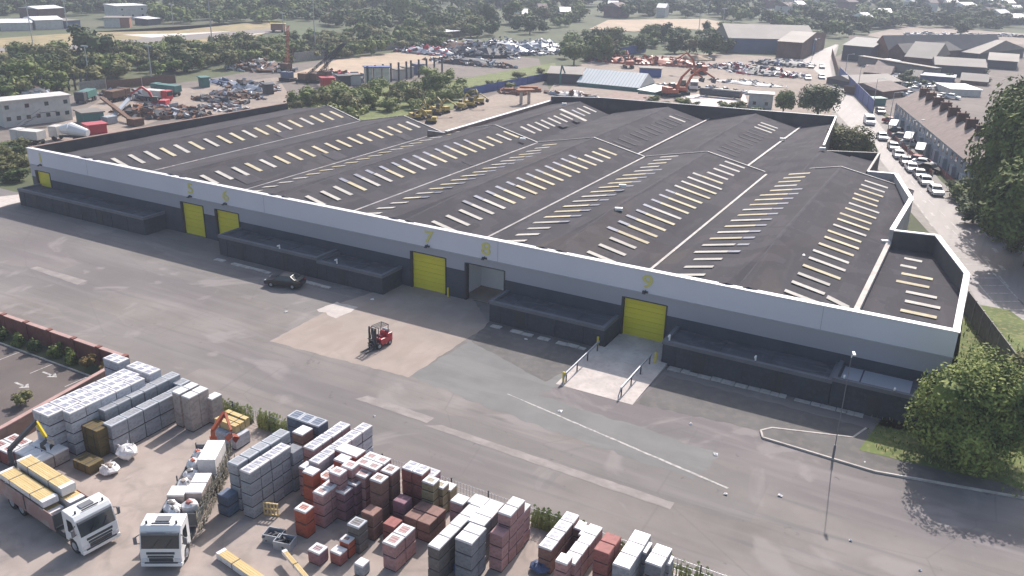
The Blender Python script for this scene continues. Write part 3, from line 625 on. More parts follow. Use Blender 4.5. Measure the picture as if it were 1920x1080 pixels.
# ---- timber
M['timber'] = mixin(mixin(mat('sawn_timber', (.50,.37,.17), .8, .12, .8, stretch=(.3,6,6)), 'wave', 3.2, (.25,.17,.07), .6, (0,1,0), .7, .95), 'noise', 3, (.60,.50,.30), .4, (.3,3,3))
M['timberdk'] = mixin(mixin(mat('treated_timber', (.115,.085,.035), .85, .15, 1), 'wave', 2.6, (.05,.04,.022), .7, (0,0,1), .5, .9), 'wave', 2.6, (.05,.04,.02), .5, (0,1,0), .6, .9)
def bundle(name, a, w_, d_, h, rz, z0, label, m='timber', wrap=True, nb=6, group=None):
    e = empty(name, (a.x,a.y,z0), rz, label=label, cat='timber bundle', group=group)
    b = MB()
    for i in range(nb):
        for j in range(3): b.box(.02+random.random()*.03, w_-.02-random.random()*.04, i*d_/nb+.006, (i+1)*d_/nb-.006, j*h/3+.004, (j+1)*h/3-.004)
    ob('boards', b, M[m], e)
    if wrap: ob('wrapping', MB().box(-.01,w_*.04,-.01,d_+.01,-.005,h+.01).box(w_*.93,w_+.01,-.01,d_+.01,-.005,h+.01).box(0,w_,-.012,-.002,h*.1,h*.95), M['wrap'], e)
    sb = MB()
    for x in (.25,.72): sb.box(w_*x-.03,w_*x+.03,-.02,d_+.02,-.01,h+.012)
    ob('strap', sb, M['darksteel'], e); return e
A = G(151,797,2.3)
for k in range(3): bundle('timber_bundle', Vector((A.x,A.y,0)), 1.85, 1.25, .72, 0, .05+.76*k, ['bottom','middle','top'][k]+' brown treated timber pack in the square stack', 'timberdk', False, 7)
A = G(135,861,.8); bundle('timber_bundle', Vector((A.x,A.y,0)), 1.9, 1.2, .7, 0, .08, 'low brown treated timber pack before the brown stack', 'timberdk', False, 7)
A = G(401,781,1.9)
stack(441,822,1.12,2,1,1,'white','plain','under the yellow timber by cream panels',1.2,1.5)
for k in range(3): bundle('timber_bundle', Vector((A.x,A.y+.52*k,0)), 2.35, .42, .6+.1*(k==2), R_(-2), 1.16, ['front','middle','rear'][k]+' yellow timber bundle on white wrapped packs', 'timber', False, 3)
A = G(405,1036,.5); bundle('timber_bundle', A, 6.5, .6, .45, R_(-9), .04, 'long pale timber bundle lying at the lower edge left', nb=4)
A = G(528,1030,.9); bundle('timber_bundle', A, 6.5, .28, .25, R_(-22), .55, 'thin long timber bundle propped across crates', nb=3)
p = G(508,968)
pa = MB()
for i in range(5): pa.box(-.5+.24*i,-.5+.24*i+.1,0,.03,0,1.0)
for z in (0,.45,.9): pa.box(-.5,.56,.03,.12,z,z+.1)
tag(ob('pallet', pa, M['timber'], loc=(p.x,p.y,.02), rz=R_(20)), 'wooden pallet standing on edge beside grey block row', 'pallet')
for px,py,l in ((515,1012,'grey crate of offcuts under the thin timber bundle'),(535,1025,'rear dark crate beside the thin timber bundle')):
    p = G(px,py); c = MB().box(-.6,.6,-.45,.45,0,.06)
    for s in (-1,1): c.box(-.6,.6,.42*s-.03,.42*s+.03,.06,.6).box(.57*s-.03,.57*s+.03,-.39,.39,.06,.6)
    e = empty('crate', (p.x,p.y,.02), R_(15), label=l, cat='crate'); ob('frame', c, M['steel'], e)
    c = MB()
    for k in range(9): c.cb(random.uniform(-.4,.4),random.uniform(-.3,.3),.12+.05*k,random.uniform(.3,.8),.12,.08,random.uniform(0,3))
    ob('offcuts', c, M['darksteel'], e)
def bag(px, py, s, m, label, open_=False, flat=.8):
    p = G(px,py); b = MB().blob(0,0,.42*s*flat,.55*s,.5*s,.46*s*flat,.16,10,7,0,seed=int(px))
    e = empty('bulk_bag', (p.x,p.y,.01), 0, label=label, cat='bag'); ob('sack', b, m, e, smooth=False)
    h = MB()
    for a in range(4):
        x,y = .3*s*math.cos(a*1.57+.7), .3*s*math.sin(a*1.57+.7); h.bar((x,y,.7*s*flat),(x*1.2,y*1.2,.98*s*flat),.06); h.bar((x*1.2,y*1.2,.98*s*flat),(x*.7,y*.7,.78*s*flat),.05)
    ob('strap', h, m, e)
    if open_: ob('filling', MB().blob(0,0,.62*s*flat,.34*s,.3*s,.2*s,.2,8,5,seed=3), M['dirt'], e)
bag(240,858,1.5,M['wrap'],'crumpled white bulk bag beside the grey block rows')
bag(207,886,1.35,M['wrap'],'squat open white bulk bag by the low timber pack',True,.55)
M['bluebag'] = mat('blue_sheet', (.07,.10,.19), .6, .2, 2)
bag(88,862,1.7,M['bluebag'],'blue sheeted heap in front of the white rows',False,.7)
bag(1013,1070,1.2,M['bluebag'],'blue bag below the marked white row',False,.6)
bag(868,1074,1.3,M['bluebag'],'blue sheet heap at the foot of white-lidded packs',False,.6)
stack(14,850,1.2,2,2,1,'maroon','open','brick packs by left edge',1.1,1.0)
stack(72,868,1.1,3,2,1,'cream','white','low cream packs left',1.0,1.2)
# ---- car park walls, hedge, posts
def wall(name, pts, h, t, m, label, cap='brickcap', piers=0):
    e = empty(name, (pts[0][0],pts[0][1],0), 0, label=label, cat='wall'); wb, cb_, pb = MB(), MB(), MB(); o = Vector((pts[0][0],pts[0][1],0))
    for a,b in zip(pts,pts[1:]):
        a = Vector((*a,0))-o; b = Vector((*b,0))-o; wb.bar(a+Vector((0,0,h/2)), b+Vector((0,0,h/2)), t, h); cb_.bar(a+Vector((0,0,h+.04)), b+Vector((0,0,h+.04)), t+.12, .08)
        L = (b-a).length; n = int(L/piers) if piers else 0
        for k in range(n+1):
            if not piers: break
            q = a.lerp(b,k/max(n,1)); pb.cb(q.x,q.y,(h+.16)/2,t+.16,t+.16,h+.16)
    ob('brickwork', wb, M[m], e); ob('coping', cb_, M[cap], e)
    if piers: ob('piers', pb, M[m], e)
    return e
wall('brick_wall', [(-122,43.95),(-62.6,43.95)], 1.75, .3, 'redbrick', 'long red brick wall between the car park and the main yard', piers=3.4)
wall('brick_wall', [(-62.3,43.5),(-60.3,31.5),(-59,20)], 1.7, .3, 'bwall', 'brick wall separating car park from the stacked blocks')
sheet('planting_bed', [(-122,42.0),(-62.6,42.0),(-62.6,43.7),(-122,43.7)], 'terrain', .05, True)
tag(ob('kerb', MB().box(-122,-62.9,41.9,42.02,0,.12), M['stonecap']), kind='structure')
pm = MB()
for k in range(12): pm.box(-118+4.8*k,-117.9+4.8*k,39.6,41.8,.020,.024)
for px,py in ((92,702),(40,722)):
    p = G(px,py); pm.add([(p.x-.9,p.y-.1,.024),(p.x+.5,p.y-.1,.024),(p.x+.5,p.y+.1,.024),(p.x-.9,p.y+.1,.024)],[(0,1,2,3)]); pm.add([(p.x+.3,p.y-.45,.024),(p.x+1.1,p.y,.024),(p.x+.3,p.y+.45,.024)],[(0,1,2)])
tag(ob('parking_marking', pm, M['roadpaint']), kind='structure')
# yard fence: mesh panels between posts along the edge, weeds on it
fe = empty('mesh_fence', (-61,43.3,0), 0, label='wire mesh yard fence hung with weeds behind the stacks', cat='fence')
fp, fm = MB(), MB()
for k in range(19): fp.box(3*k-.04,3*k+.04,-.04,.04,0,1.5)
for k in range(18):
    for z in (.1,.5,.9,1.3): fm.box(3*k+.04,3*k+2.96,-.01,.01,z,z+.025)
    for i in range(1,12): fm.box(3*k+.25*i-.008,3*k+.25*i+.008,-.01,.01,.1,1.4)
for k in range(19): ob('post', MB().box(3*k-.04,3*k+.04,-.04,.04,0,1.5), M['darksteel'], fe)
ob('mesh', fm, M['steel'], fe)
# ---- lorries
M['cabwhite'] = mat('white_cab_paint', (.70,.70,.70), .3, .04, .8, spec=.5); M['redlamp'] = mat('red_lens', (.4,.03,.03), .3); M['lamp'] = mat('clear_lens', (.6,.6,.62), .15)
M['faded'] = mixin(mat('faded_dropside', (.27,.17,.16), .6, .12, .5), 'noise', 1, (.30,.27,.27), .7); M['plastic'] = mat('grey_plastic', (.14,.145,.16), .6, .1, 1)
def wheel(name, par, x, y, r, w_, dual=False):
    e = ob(name, MB().cyl((0,0,0),(0,1,0),r,w_,16), M['black'], par, (x,y,r))
    ob('rim', MB().cyl((0,(w_/2+.008)*(1 if y > 0 else -1),0),(0,1,0),r*.56,.02,12).cyl((0,(w_/2+.03)*(1 if y > 0 else -1),0),(0,1,0),r*.2,.05,8), M['steel'], e)
def lorry(loc, rz, label, L=9.6, net=False):
    """front bumper at x=0, body towards -x, width along y"""
    t = empty('flatbed_lorry', loc, rz, label=label, cat='lorry'); W = 1.24
    c = MB()
    prof = [(-.02,.42),(.0,.95),(-.06,1.45),(-.42,2.62),(-.62,2.86),(-1.75,2.92),(-1.85,2.8),(-1.85,.75),(-1.55,.75),(-1.45,.95),(-1.05,1.12),(-.65,1.0),(-.52,.7),(-.5,.42)]
    n = len(prof)
    c.add([(x,-W,z) for x,z in prof]+[(x,W,z) for x,z in prof], [tuple(range(n)), tuple(range(n,2*n))[::-1]]+[(i,i+n,(i+1)%n+n,(i+1)%n) for i in range(n)])
    ob('cab', c, M['cabwhite'], t, bevel=.05)
    def onfront(z):   # x of the cab front at height z
        for (x0,z0),(x1,z1) in zip(prof[:4],prof[1:5]):
            if z0 <= z <= z1: return x0+(x1-x0)*(z-z0)/(z1-z0)
        return 0
    def panel(z0,z1,y0,y1,d=.02):
        a, b = onfront(z0)+d, onfront(z1)+d
        return [(a,y0,z0),(a,y1,z0),(b,y1,z1),(b,y0,z1),(a-.06,y0,z0),(a-.06,y1,z0),(b-.06,y1,z1),(b-.06,y0,z1)]
    PF = [(0,1,2,3),(4,7,6,5),(0,4,5,1),(1,5,6,2),(2,6,7,3),(3,7,4,0)]
    ob('windscreen', MB().add(panel(1.55,2.5,-W+.1,W-.1),PF), M['glass'], t)
    g = MB().add(panel(1.18,1.33,-.85,.85,.025),PF).add(panel(.66,.92,-.72,.72,.03),PF).add(panel(.97,1.1,-.78,.78,.03),PF); g.add(panel(.44,.62,-1.0,1.0,.075),PF); ob('grille', g, M['darksteel'], t)
    ob('bumper', MB().box(-.3,.06,-W-.01,W+.01,.32,.6), M['cabwhite'], t, bevel=.04)
    ob('number_plate', MB().box(.062,.075,-.26,.26,.4,.51), M['white'], t)
    for s in (-1,1):
        ob('headlight', MB().add(panel(.64,.9,s*1.0-.17,s*1.0+.17,.035),PF), M['lamp'], t)
        ob('side_window', MB().add([(-.5,s*(W+.012),1.55),(-1.35,s*(W+.012),1.55),(-1.35,s*(W+.012),2.45),(-.75,s*(W+.012),2.45),(-.56,s*(W+.012),2.0)],[(0,1,2,3,4),(4,3,2,1,0)]), M['glass'], t)
        m_ = ob('mirror', MB().cb(-.25,s*(W+.27),2.0,.12,.2,.5), M['plastic'], t, bevel=.03); ob('mirror_arm', MB().bar((-.4,s*W,2.35),(-.25,s*(W+.25),2.25),.04).bar((-.4,s*W,1.7),(-.25,s*(W+.25),1.78),.04), M['darksteel'], t)
        ob('step', MB().box(-.9,-.45,s*(W-.1)-.08,s*(W-.1)+.08,.4,.46), M['plastic'], t)
    ob('sun_visor', MB().add(panel(2.42,2.56,-W+.12,W-.12,.14),PF), M['plastic'], t); ob('wiper', MB().bar((onfront(1.6)+.04,-.5,1.6),(onfront(2.1)+.04,-.1,2.1),.03).bar((onfront(1.6)+.04,.3,1.6),(onfront(2.1)+.04,.7,2.1),.03), M['black'], t)
    ob('roof_hatch', MB().box(-1.45,-.95,-.42,.42,2.9,2.96), M['plastic'], t)
    ob('beacon', MB().tube((-.8,-.9,2.88),(-.8,-.9,3.05),.07).tube((-.8,.9,2.88),(-.8,.9,3.05),.07), M['darksteel'], t)
    ob('roof_bar', MB().box(-.72,-.66,-.55,.55,2.92,3.0), M['darksteel'], t)
    ob('chassis', MB().box(-L,-1.6,-.45,-.3,.6,.85).box(-L,-1.6,.3,.45,.6,.85).box(-L,-L+.1,-1.1,1.1,.5,.75).box(-3.2,-2.3,.5,1.1,.45,.9).box(-3.6,-2.3,-1.1,-.5,.45,.9), M['darksteel'], t)
    ob('deck', MB().box(-L,-3.0,-W,W,.98,1.1), M['plastic'], t)
    for s in (-1,1):
        sb = MB(); 
        for k in range(2):
            x0, x1 = -L+k*(L-3)/2, -L+(k+1)*(L-3)/2; sb.box(x0+.03,x1-.03,s*W-.025,s*W+.025,.72 if not net else 1.1,1.95 if not net else 1.6)
        ob('dropside', sb, M['faded'] if not net else M['plastic'], t)
        for x in (-1.05,-L+1.5,-L+2.75): wheel('wheel', t, x, s*(W-.2), .5, .3)
        pb = MB()
        for k in range(3): x = -L+k*(L-3)/2; pb.box(x-.05,x+.05,s*(W+.03)-.03,s*(W+.03)+.03,.95,1.98)
        ob('side_post', pb, M['darksteel'], t)
    ob('headboard', MB().box(-3.05,-2.98,-W,W,1.1,2.0), M['darksteel'], t); ob('tailboard', MB().box(-L-.03,-L+.03,-W,W,1.1,1.85), M['faded'] if not net else M['plastic'], t)
    return t
def loader_crane(loc, rz, label, m, pts, grab=True):
    e = empty('loader_crane', loc, rz, label=label, cat='crane')
    ob('mast', MB().box(-.2,.2,-.2,.2,0,1.0).tube((0,0,1.0),pts[0],.17,.14,10).box(-.45,.45,-.5,.5,-.05,.25), M[m], e)
    ob('boom', MB().bar(pts[0],pts[1],.22,.3).bar((Vector(pts[0])+Vector((0,0,-.25))),Vector(pts[0]).lerp(Vector(pts[1]),.5),.08), M[m], e)
    ob('jib', MB().bar(pts[1],pts[2],.16,.22), M['yellowpaint'] if m == 'darksteel' else M[m], e)
    if grab:
        g = Vector(pts[2]); gb_ = MB().tube(g,g-Vector((0,0,.35)),.05)
        for s in (-1,1): gb_.add([(g.x+s*.03,g.y-.35,g.z-.35),(g.x+s*.03,g.y+.35,g.z-.35),(g.x+s*.45,g.y+.35,g.z-.6),(g.x+s*.45,g.y-.35,g.z-.6),(g.x+s*.12,g.y+.35,g.z-.95),(g.x+s*.12,g.y-.35,g.z-.95)],[(0,1,2,3),(3,2,4,5),(3,2,1,0),(5,4,2,3)])
        ob('grab', gb_, M[m], e)
    return e
def on(loc, rz, x, y): return Vector((loc[0]+x*math.cos(rz)-y*math.sin(rz), loc[1]+x*math.sin(rz)+y*math.cos(rz), 0))
T1, H1 = (-43.75,27.1,.012), R_(-6); lorry(T1,H1,'white lorry with faded pink sides loaded with yellow timber',10.2)
T2, H2 = (-38.95,27.65,.012), R_(-59); lorry(T2,H2,'white lorry with netted load of white packs facing lower edge',11.5,True)
for x,y,l_,w_,h,z0,lab in ((-9.9,-1.15,5.6,1.0,.42,1.95,'yellow timber bundle on near side of lorry top'),(-9.7,-1.1,5.8,1.0,.5,1.12,'white wrapped timber under the near yellow bundle'),(-9.9,.12,5.6,.95,.6,2.1,'yellow timber bundle on far side of lorry'),(-9.9,.1,6.5,1.0,.45,1.55,'lower far timber bundle protruding towards the cab'),(-9.8,.1,6.3,1.0,.4,1.12,'bottom far timber bundle on the lorry deck')):
    q = on(T1,H1,x,y); bundle('timber_bundle', q, l_, w_, h, H1, z0, lab, wrap=True, nb=7)
q = on(T1,H1,-10.9,.2); loader_crane((q.x,q.y,1.1),R_(60),'black folded loader crane with yellow jib behind timber lorry','darksteel',[(0,0,2.0),(1.9,1.2,3.1),(2.3,.9,1.9)])
q = on(T2,H2,-12.2,-.2); loader_crane((q.x,q.y,1.1),R_(70),'orange folded loader crane at rear of netted lorry','orangep' if 'orangep' in M else 'rust',[(0,0,1.5),(1.3,.6,2.3),(1.0,-1.0,1.6)])
def t2box(x,y,sx,sy,sz,z0,st,lab,nm='wrapped_pack',blob=False):
    q = on(T2,H2,x,y); e = empty(nm,(q.x,q.y,z0),H2,label=lab,cat='bag' if blob else 'wrapped pack')
    if blob: ob('sack', MB().blob(0,0,sz/2,sx/2,sy/2,sz/2,.18,9,6,seed=int(x*10)), M['wrap'], e); ob('filling', MB().blob(0,0,sz*.85,sx*.25,sy*.25,sz*.2,.2,7,4,seed=2), PM[st], e)
    else: ob('goods', MB().box(-sx/2+.01,sx/2-.01,-sy/2+.01,sy/2-.01,0,sz-.04), PM[st] if st else M['wrap'], e); ob('wrapping', MB().box(-sx/2,sx/2,-sy/2,sy/2,sz-.12,sz), M['wrap'], e, bevel=.03)
t2box(-9.6,.45,2.6,1.25,1.1,1.5,None,'large plain white box at rear of netted lorry'); t2box(-9.6,.45,2.6,1.25,.38,1.11,'cream','wrapped pack under the large white box on the lorry')
for i,(x,y,s,st,lab) in enumerate(((-6.9,.5,1.1,'cream','pale pack in front of the large white box'),(-5.7,.5,1.1,'cream','second pale pack before the white box'),(-5.4,-.6,1.1,'cream','pale striped pack on the lorry left column'))): t2box(x,y,s,s,1.0,1.11,st,lab)
for x,y,s,st,lab in ((-4.3,.5,1.1,'maroon','white bag with red bricks behind the cab'),(-4.2,-.65,1.2,'dark','white bag with dark fill behind the cab'),(-3.6,-.3,.8,'dark','small slumped white bag nearest the cab'),(-6.7,-.6,1.1,'cream','slumped white bag midway along the lorry left'),(-7.9,-.6,1.1,'dark','white bag with two dark openings on lorry'),(-9.2,-.75,1.0,'red','white bag of red bricks beside white box'),(-10.4,-.75,1.0,'red','red brick bag at the lorry rear corner')): t2box(x,y,s,s,.95,1.11,st,lab,'bulk_bag',True)
# camouflage-like net hanging over the lorry's right side
M['net'] = mixin(mat('load_netting', (.22,.20,.15), .9, .2, 2), 'noise', 3, (.07,.065,.05), .8, lo=.48, hi=.55)
nb_ = MB(); nx_ = 60
for k in range(nx_):
    for j in range(7):
        if random.random() < .72:
            x = -11.4+8.6*k/nx_; z = .55+j*.24+random.uniform(-.05,.05); y = 1.31+.06*math.sin(k*1.3)+(.12 if j < 3 else 0); a = random.uniform(-.6,.6)
            nb_.cb(x,y,z,.05,.03,.26,0,0,ry=a); nb_.cb(x,y+.02,z,.22,.03,.035,0,0,ry=a)
q = Vector(T2); tag(ob('cargo_net', nb_, M['net'], loc=T2, rz=H2), 'ragged net hanging over the right side of the loaded lorry', 'cargo net')
# ---- forklift
fk = G(705,652); e = empty('forklift', (fk.x,fk.y,.022), R_(-98), label='red and black forklift truck on the pale concrete slab', cat='forklift')
M['forkred'] = mat('red_paint', (.42,.03,.045), .35, .06, 1)
ob('body', MB().box(-1.6,-.15,-.58,.58,.3,.95).box(-1.75,-1.05,-.56,.56,.35,1.25), M['forkred'], e, bevel=.08)
ob('mast', MB().box(.32,.45,-.48,-.36,.08,2.25).box(.32,.45,.36,.48,.08,2.25).box(.34,.43,-.36,.36,2.1,2.2).box(.34,.43,-.36,.36,.9,1.0).box(.46,.55,-.4,-.3,.08,2.1).box(.46,.55,.3,.4,.08,2.1).box(.34,.4,-.1,.1,.3,2.1), M['darksteel'], e)
for s in (-1,1):
    ob('fork', MB().box(.62,1.75,s*.28-.06,s*.28+.06,.06,.11).box(.58,.63,s*.28-.06,s*.28+.06,.06,.6), M['darksteel'], e); wheel('wheel', e, .1, s*.5, .33, .22); wheel('wheel', e, -1.35, s*.48, .27, .2)
ob('carriage', MB().box(.55,.6,-.5,.5,.2,.3).box(.55,.6,-.5,.5,.5,.6).box(.55,.59,-.5,.5,.98,1.05).box(.55,.58,-.3,-.26,.6,1.0).box(.55,.58,.26,.3,.6,1.0), M['darksteel'], e)
cg = MB()
for x in (.15,-1.15):
    for s in (-1,1): cg.bar((x,s*.5,.9),(x-.12,s*.46,2.15),.06)
for y in (-.46,-.23,0,.23,.46): cg.bar((.05,y,2.15),(-1.27,y,2.15),.05)
cg.bar((.03,-.48,2.15),(.03,.48,2.15),.06).bar((-1.27,-.48,2.15),(-1.27,.48,2.15),.06); ob('overhead_guard', cg, M['darksteel'], e)
ob('seat', MB().box(-.95,-.5,-.25,.25,.95,1.08).box(-1.02,-.9,-.25,.25,1.0,1.5), M['forkred'], e, bevel=.04); ob('steering_wheel', MB().cyl((-.2,0,1.2),(.5,0,.8),.16,.03,12), M['black'], e); ob('gas_bottle', MB().cyl((-1.4,0,1.4),(0,1,0),.16,.7,12), M['steel'], e)
# ---- cars and small vehicles
CM = {k: mat(k+'_car_paint', c, .3, .04, 1, spec=.6) for k,c in dict(white=(.72,.72,.73),silver=(.40,.41,.43),grey=(.14,.15,.165),black=(.02,.021,.025),red=(.30,.03,.03),blue=(.04,.08,.20),darkblue=(.025,.035,.08)).items()}
def car_parts(colour, van=False):
    L, W = (4.9,1.95) if van else (4.3,1.76)
    P_ = [(0,.35),(0,.62),(.12,.75),(1.05,.92),(1.75,1.40),(2.0,1.45),(3.2,1.45),(3.75,1.1),(4.2,1.02),(4.3,.8),(4.3,.35)] if not van else [(0,.35),(0,.75),(.1,.95),(.85,1.15),(1.45,1.85),(1.7,1.95),(4.75,1.98),(4.88,1.8),(4.9,.9),(4.9,.35)]
    n = len(P_); b = MB(); ins = lambda z: 0 if z < .95 else (.16 if not van else .06)*min(1,(z-.95)/.45)
    vs = [(L/2-x,-(W/2-ins(z)),z) for x,z in P_]+[(L/2-x,(W/2-ins(z)),z) for x,z in P_]
    b.add(vs, [tuple(range(n)), tuple(range(n,2*n))[::-1]]+[(i,i+n,(i+1)%n+n,(i+1)%n) for i in range(n)])
    g = MB(); 
    def q(x0,z0,x1,z1,d=.012): 
        w0, w1 = W/2-ins(z0)-.1, W/2-ins(z1)-.1; nx, nz = (z1-z0), (x1-x0); l = math.hypot(nx,nz); nx/=l; nz/=l; sg = 1 if nz > 0 else -1
        dx, dz = nx*d*sg, nz*d*sg
        a,b2 = L/2-x0, L/2-x1; g.add([(a+dx,-w0,z0+dz),(a+dx,w0,z0+dz),(b2+dx,w1,z1+dz),(b2+dx,-w1,z1+dz)],[(0,1,2,3),(3,2,1,0)])
    if van:
        q(.9,1.2,1.42,1.82)
        for s in (-1,1): g.add([(L/2-1.1,s*(W/2-.015),1.22),(L/2-2.2,s*(W/2-.015),1.22),(L/2-2.2,s*(W/2-.04),1.75),(L/2-1.55,s*(W/2-.04),1.75)],[(0,1,2,3),(3,2,1,0)])
    else:
        q(1.1,.95,1.72,1.38); q(3.72,1.12,3.25,1.41,.014)
        for s in (-1,1): g.add([(L/2-1.3,s*(W/2+.004),.97),(L/2-3.5,s*(W/2+.004),.97),(L/2-3.15,s*(W/2-.145),1.39),(L/2-1.85,s*(W/2-.145),1.39)],[(0,1,2,3),(3,2,1,0)])
    wh_ = []
    for x in (.85, L-.85):
        for s in (-1,1): wh_.append(MB().cyl((L/2-x,s*(W/2-.08),.33),(0,1,0),.33,.2,12).cyl((L/2-x,s*(W/2+.025),.33),(0,1,0),.17,.02,8,m=1).mesh('wheel',[M['black'],M['steel']]))
    hl = [MB().box(L/2-.1,L/2+.012,s*(W/2-.3)-.14,s*(W/2-.3)+.14,.62,.74).mesh('headlight',M['lamp']) for s in (-1,1)]
    tl = [MB().box(-L/2-.012,-L/2+.1,s*(W/2-.2)-.1,s*(W/2-.2)+.1,.75,.92).mesh('tail_light',M['redlamp']) for s in (-1,1)]
    return dict(body=[b.mesh('body',CM[colour])],window=[g.mesh('window',M['glass'])],wheel=wh_,headlight=hl,tail_light=tl)
carcache = {}
def car(p, rz, colour, label, van=False, group=None, z=0.0, name=None):
    k = (colour,van)
    if k not in carcache: carcache[k] = car_parts(colour,van)
    e = empty(name or ('van' if van else 'car'), (p.x,p.y,z), rz, label=label, cat='van' if van else 'car', group=group)
    for nm,ms in carcache[k].items():
        for me in ms: link(nm, me, e)
    e2 = e; return e
# low black car parked in the yard, facing away from the annexe
car(G(535,536), R_(196), 'black', 'low black car parked beside the middle annexe', z=.015)
# ---- bollards, ramp rails, lamp post, litter
bl = [(327,428,'left of door five'),(380,440,'right of door five'),(391,441,'left of door six'),(768,535,'left of door seven'),(840,556,'right foot of door seven'),(863,557,'between door seven and open bay')]
bmesh_ = MB().tube((0,0,0),(0,0,1.0),.11,n=12).blob(0,0,1.0,.11,.11,.06,0,12,4).mesh('bollard',M['yellowpaint'])
for px,py,l in bl:
    p = G(px,py); o = link('bollard', bmesh_, None, (p.x,p.y,.01), label='yellow bollard '+l, cat='bollard', group='yellow bollards beside the roller doors')
for (x,y),l in (((-29.0,71.0),'left top corner of the ramp'),((-22.95,70.6),'right top corner of the ramp'),((-28.75,62.9),'front left end of the ramp rail')): link('bollard', bmesh_, None, (x,y,.02 if y < 65 else .25), label='yellow bollard at '+l, cat='bollard', group='yellow bollards beside the roller doors')
for x,l in ((-28.6,'left'),(-23.3,'right')):
    e = empty('guard_rail', (x,63,.03), 0, label='low steel rail along the '+l+' side of the loading ramp', cat='rail'); r = MB(); 
    r.bar((0,0,.85),(0,7.4,1.08),.09,.22).bar((0,0,.85),(0,-.5,.35),.08).bar((0,-.5,.35),(0,-.5,0),.08); ob('handrail', r, M['steel'], e)
    for k in range(4): ob('post', MB().box(-.05,.05,.1+2.3*k,.2+2.3*k,0,.85+.07*k), M['darksteel'], e)
lp = G(1561,862); e = empty('lamp_post', (lp.x,lp.y,.13), 0, label='tall slim lamp post with white head at the kerbed verge', cat='lamp post')
ob('pole', MB().tube((0,0,0),(0,0,8.6),.04,.025,8).tube((0,0,0),(0,0,1.2),.09,n=8), M['plastic'], e); ob('lamp_head', MB().bar((0,0,8.6),(.05,.0,8.9),.08).cb(.12,.1,8.9,.18,.6,.1,.3), M['white'], e)
for k,(px,py,s,l) in enumerate(((1050,772,.4,'on the long painted line'),(1295,796,.25,'below the ramp'),(1342,853,.38,'right of the painted line'),(1463,930,.35,'in open yard before tree'),(1621,868,.4,'on the verge kerb'),(1594,1014,.22,'near lower right edge'),(536,585,.4,'left of the concrete slab'),(698,562,.4,'in shade above the slab'),(702,781,.2,'near the yard fence'),(1725,1070,.2,'at bottom right'),(986,637,.35,'in annexe shade before ramp'),(1360,927,.3,'at the painted line end'))):
    p = G(px,py); o = ob('litter', MB().add([(-s/2,-s/3,.02),(s/2,-s/2.2,.03),(s/2.4,s/2,.10),(-s/2.2,s/2.6,.04),(0,0,.14)],[(0,1,4),(1,2,4),(2,3,4),(3,0,4),(3,2,1,0)]), M['wrap'], loc=(p.x,p.y,.02), rz=k, label='scrap of white sheeting lying '+l, cat='litter', group='white scraps on the yard')
# ================================================================ TREES
def crown_geo(mb, seed, n, leaf, lobes, r=1.0, flat=1.25, squash=1.0, m=0, z0=.9, core=True, cr_=.72):
    rg = random.Random(seed); L = []
    for i in range(lobes):
        a = rg.uniform(0,2*math.pi); q = math.sqrt(rg.random())*.62*r; zz = z0*r+rg.uniform(-.42,.62)*flat*r*.8
        L.append((q*math.cos(a), q*math.sin(a), zz, rg.uniform(.30,.52)*r*(1.12-.35*q/r)))
    L.append((0,0,z0*r+.1*r,.6*r))
    if core:
        for i,(x,y,z,q) in enumerate(L): mb.blob(x,y,z,q*cr_,q*cr_,q*cr_*.9,.2,6,4,m,seed+i)
    for k in range(n):
        x,y,z,q = L[rg.randrange(len(L))]
        u = rg.uniform(-.75,1); a = rg.uniform(0,2*math.pi); s = math.sqrt(1-u*u); d = q*rg.uniform(.80,1.14)
        nx,ny,nz = s*math.cos(a), s*math.sin(a), u
        c = Vector((x+nx*d, y+ny*d, (z+nz*d*squash)))
        if c.z < .12*r: c.z = .12*r+rg.random()*.2*r
        nn = Vector((nx+rg.uniform(-.8,.8), ny+rg.uniform(-.8,.8), nz+rg.uniform(-.3,1.1))).normalized()
        t1 = nn.orthogonal().normalized(); t2 = nn.cross(t1); an = rg.uniform(0,6.28); t1, t2 = t1*math.cos(an)+t2*math.sin(an), t2*math.cos(an)-t1*math.sin(an)
        l = leaf*rg.uniform(.55,1.3)
        mb.add([c-t1*l-t2*l*.35, c-t2*l*.6, c+t1*l, c+t2*l*.55+nn*l*.25], [(0,1,2,3)], m)
    return mb
def trunk_geo(mb, r, h, seed=0, m=1, limbs=4):
    rg = random.Random(seed); mb.tube((0,0,-.1),(0,0,h*.5),r,r*.7,7,m)
    for k in range(limbs):
        a = k*2*math.pi/limbs+rg.random(); x,y = math.cos(a)*h*.32, math.sin(a)*h*.32
        mb.tube((0,0,h*(.3+.04*k)),(x,y,h*.85),r*.5,r*.18,5,m)
    return mb
LM = [M['leaf_mid'],M['leaf_dark'],M['leaf_pale'],M['leaf_olive']]
FAR = {}
for li,lm in enumerate(LM):
    for v in range(3):
        b = MB(); crown_geo(b, 11*v+li, 620, .10, 8+2*v, 1.0, 1.0+.35*v, z0=.8); trunk_geo(b, .07, 1.0, v); FAR[(li,v)] = b.mesh('tree',[lm,M['bark']])
def fartree(p, r, h, li, label, group=None, name='tree', cat='tree'):
    o = link(name, FAR[(li, random.randrange(3))], None, (p.x,p.y,0), random.uniform(0,6.28), label=label, cat=cat, group=group)
    o.scale = (r, r*random.uniform(.85,1.15), h/2.15); return o
def inpoly(x, y, P_):
    c = False
    for i in range(len(P_)):
        (x0,y0),(x1,y1) = P_[i],P_[i-1]
        if (y0 > y) != (y1 > y) and x < (x1-x0)*(y-y0)/(y1-y0)+x0: c = not c
    return c
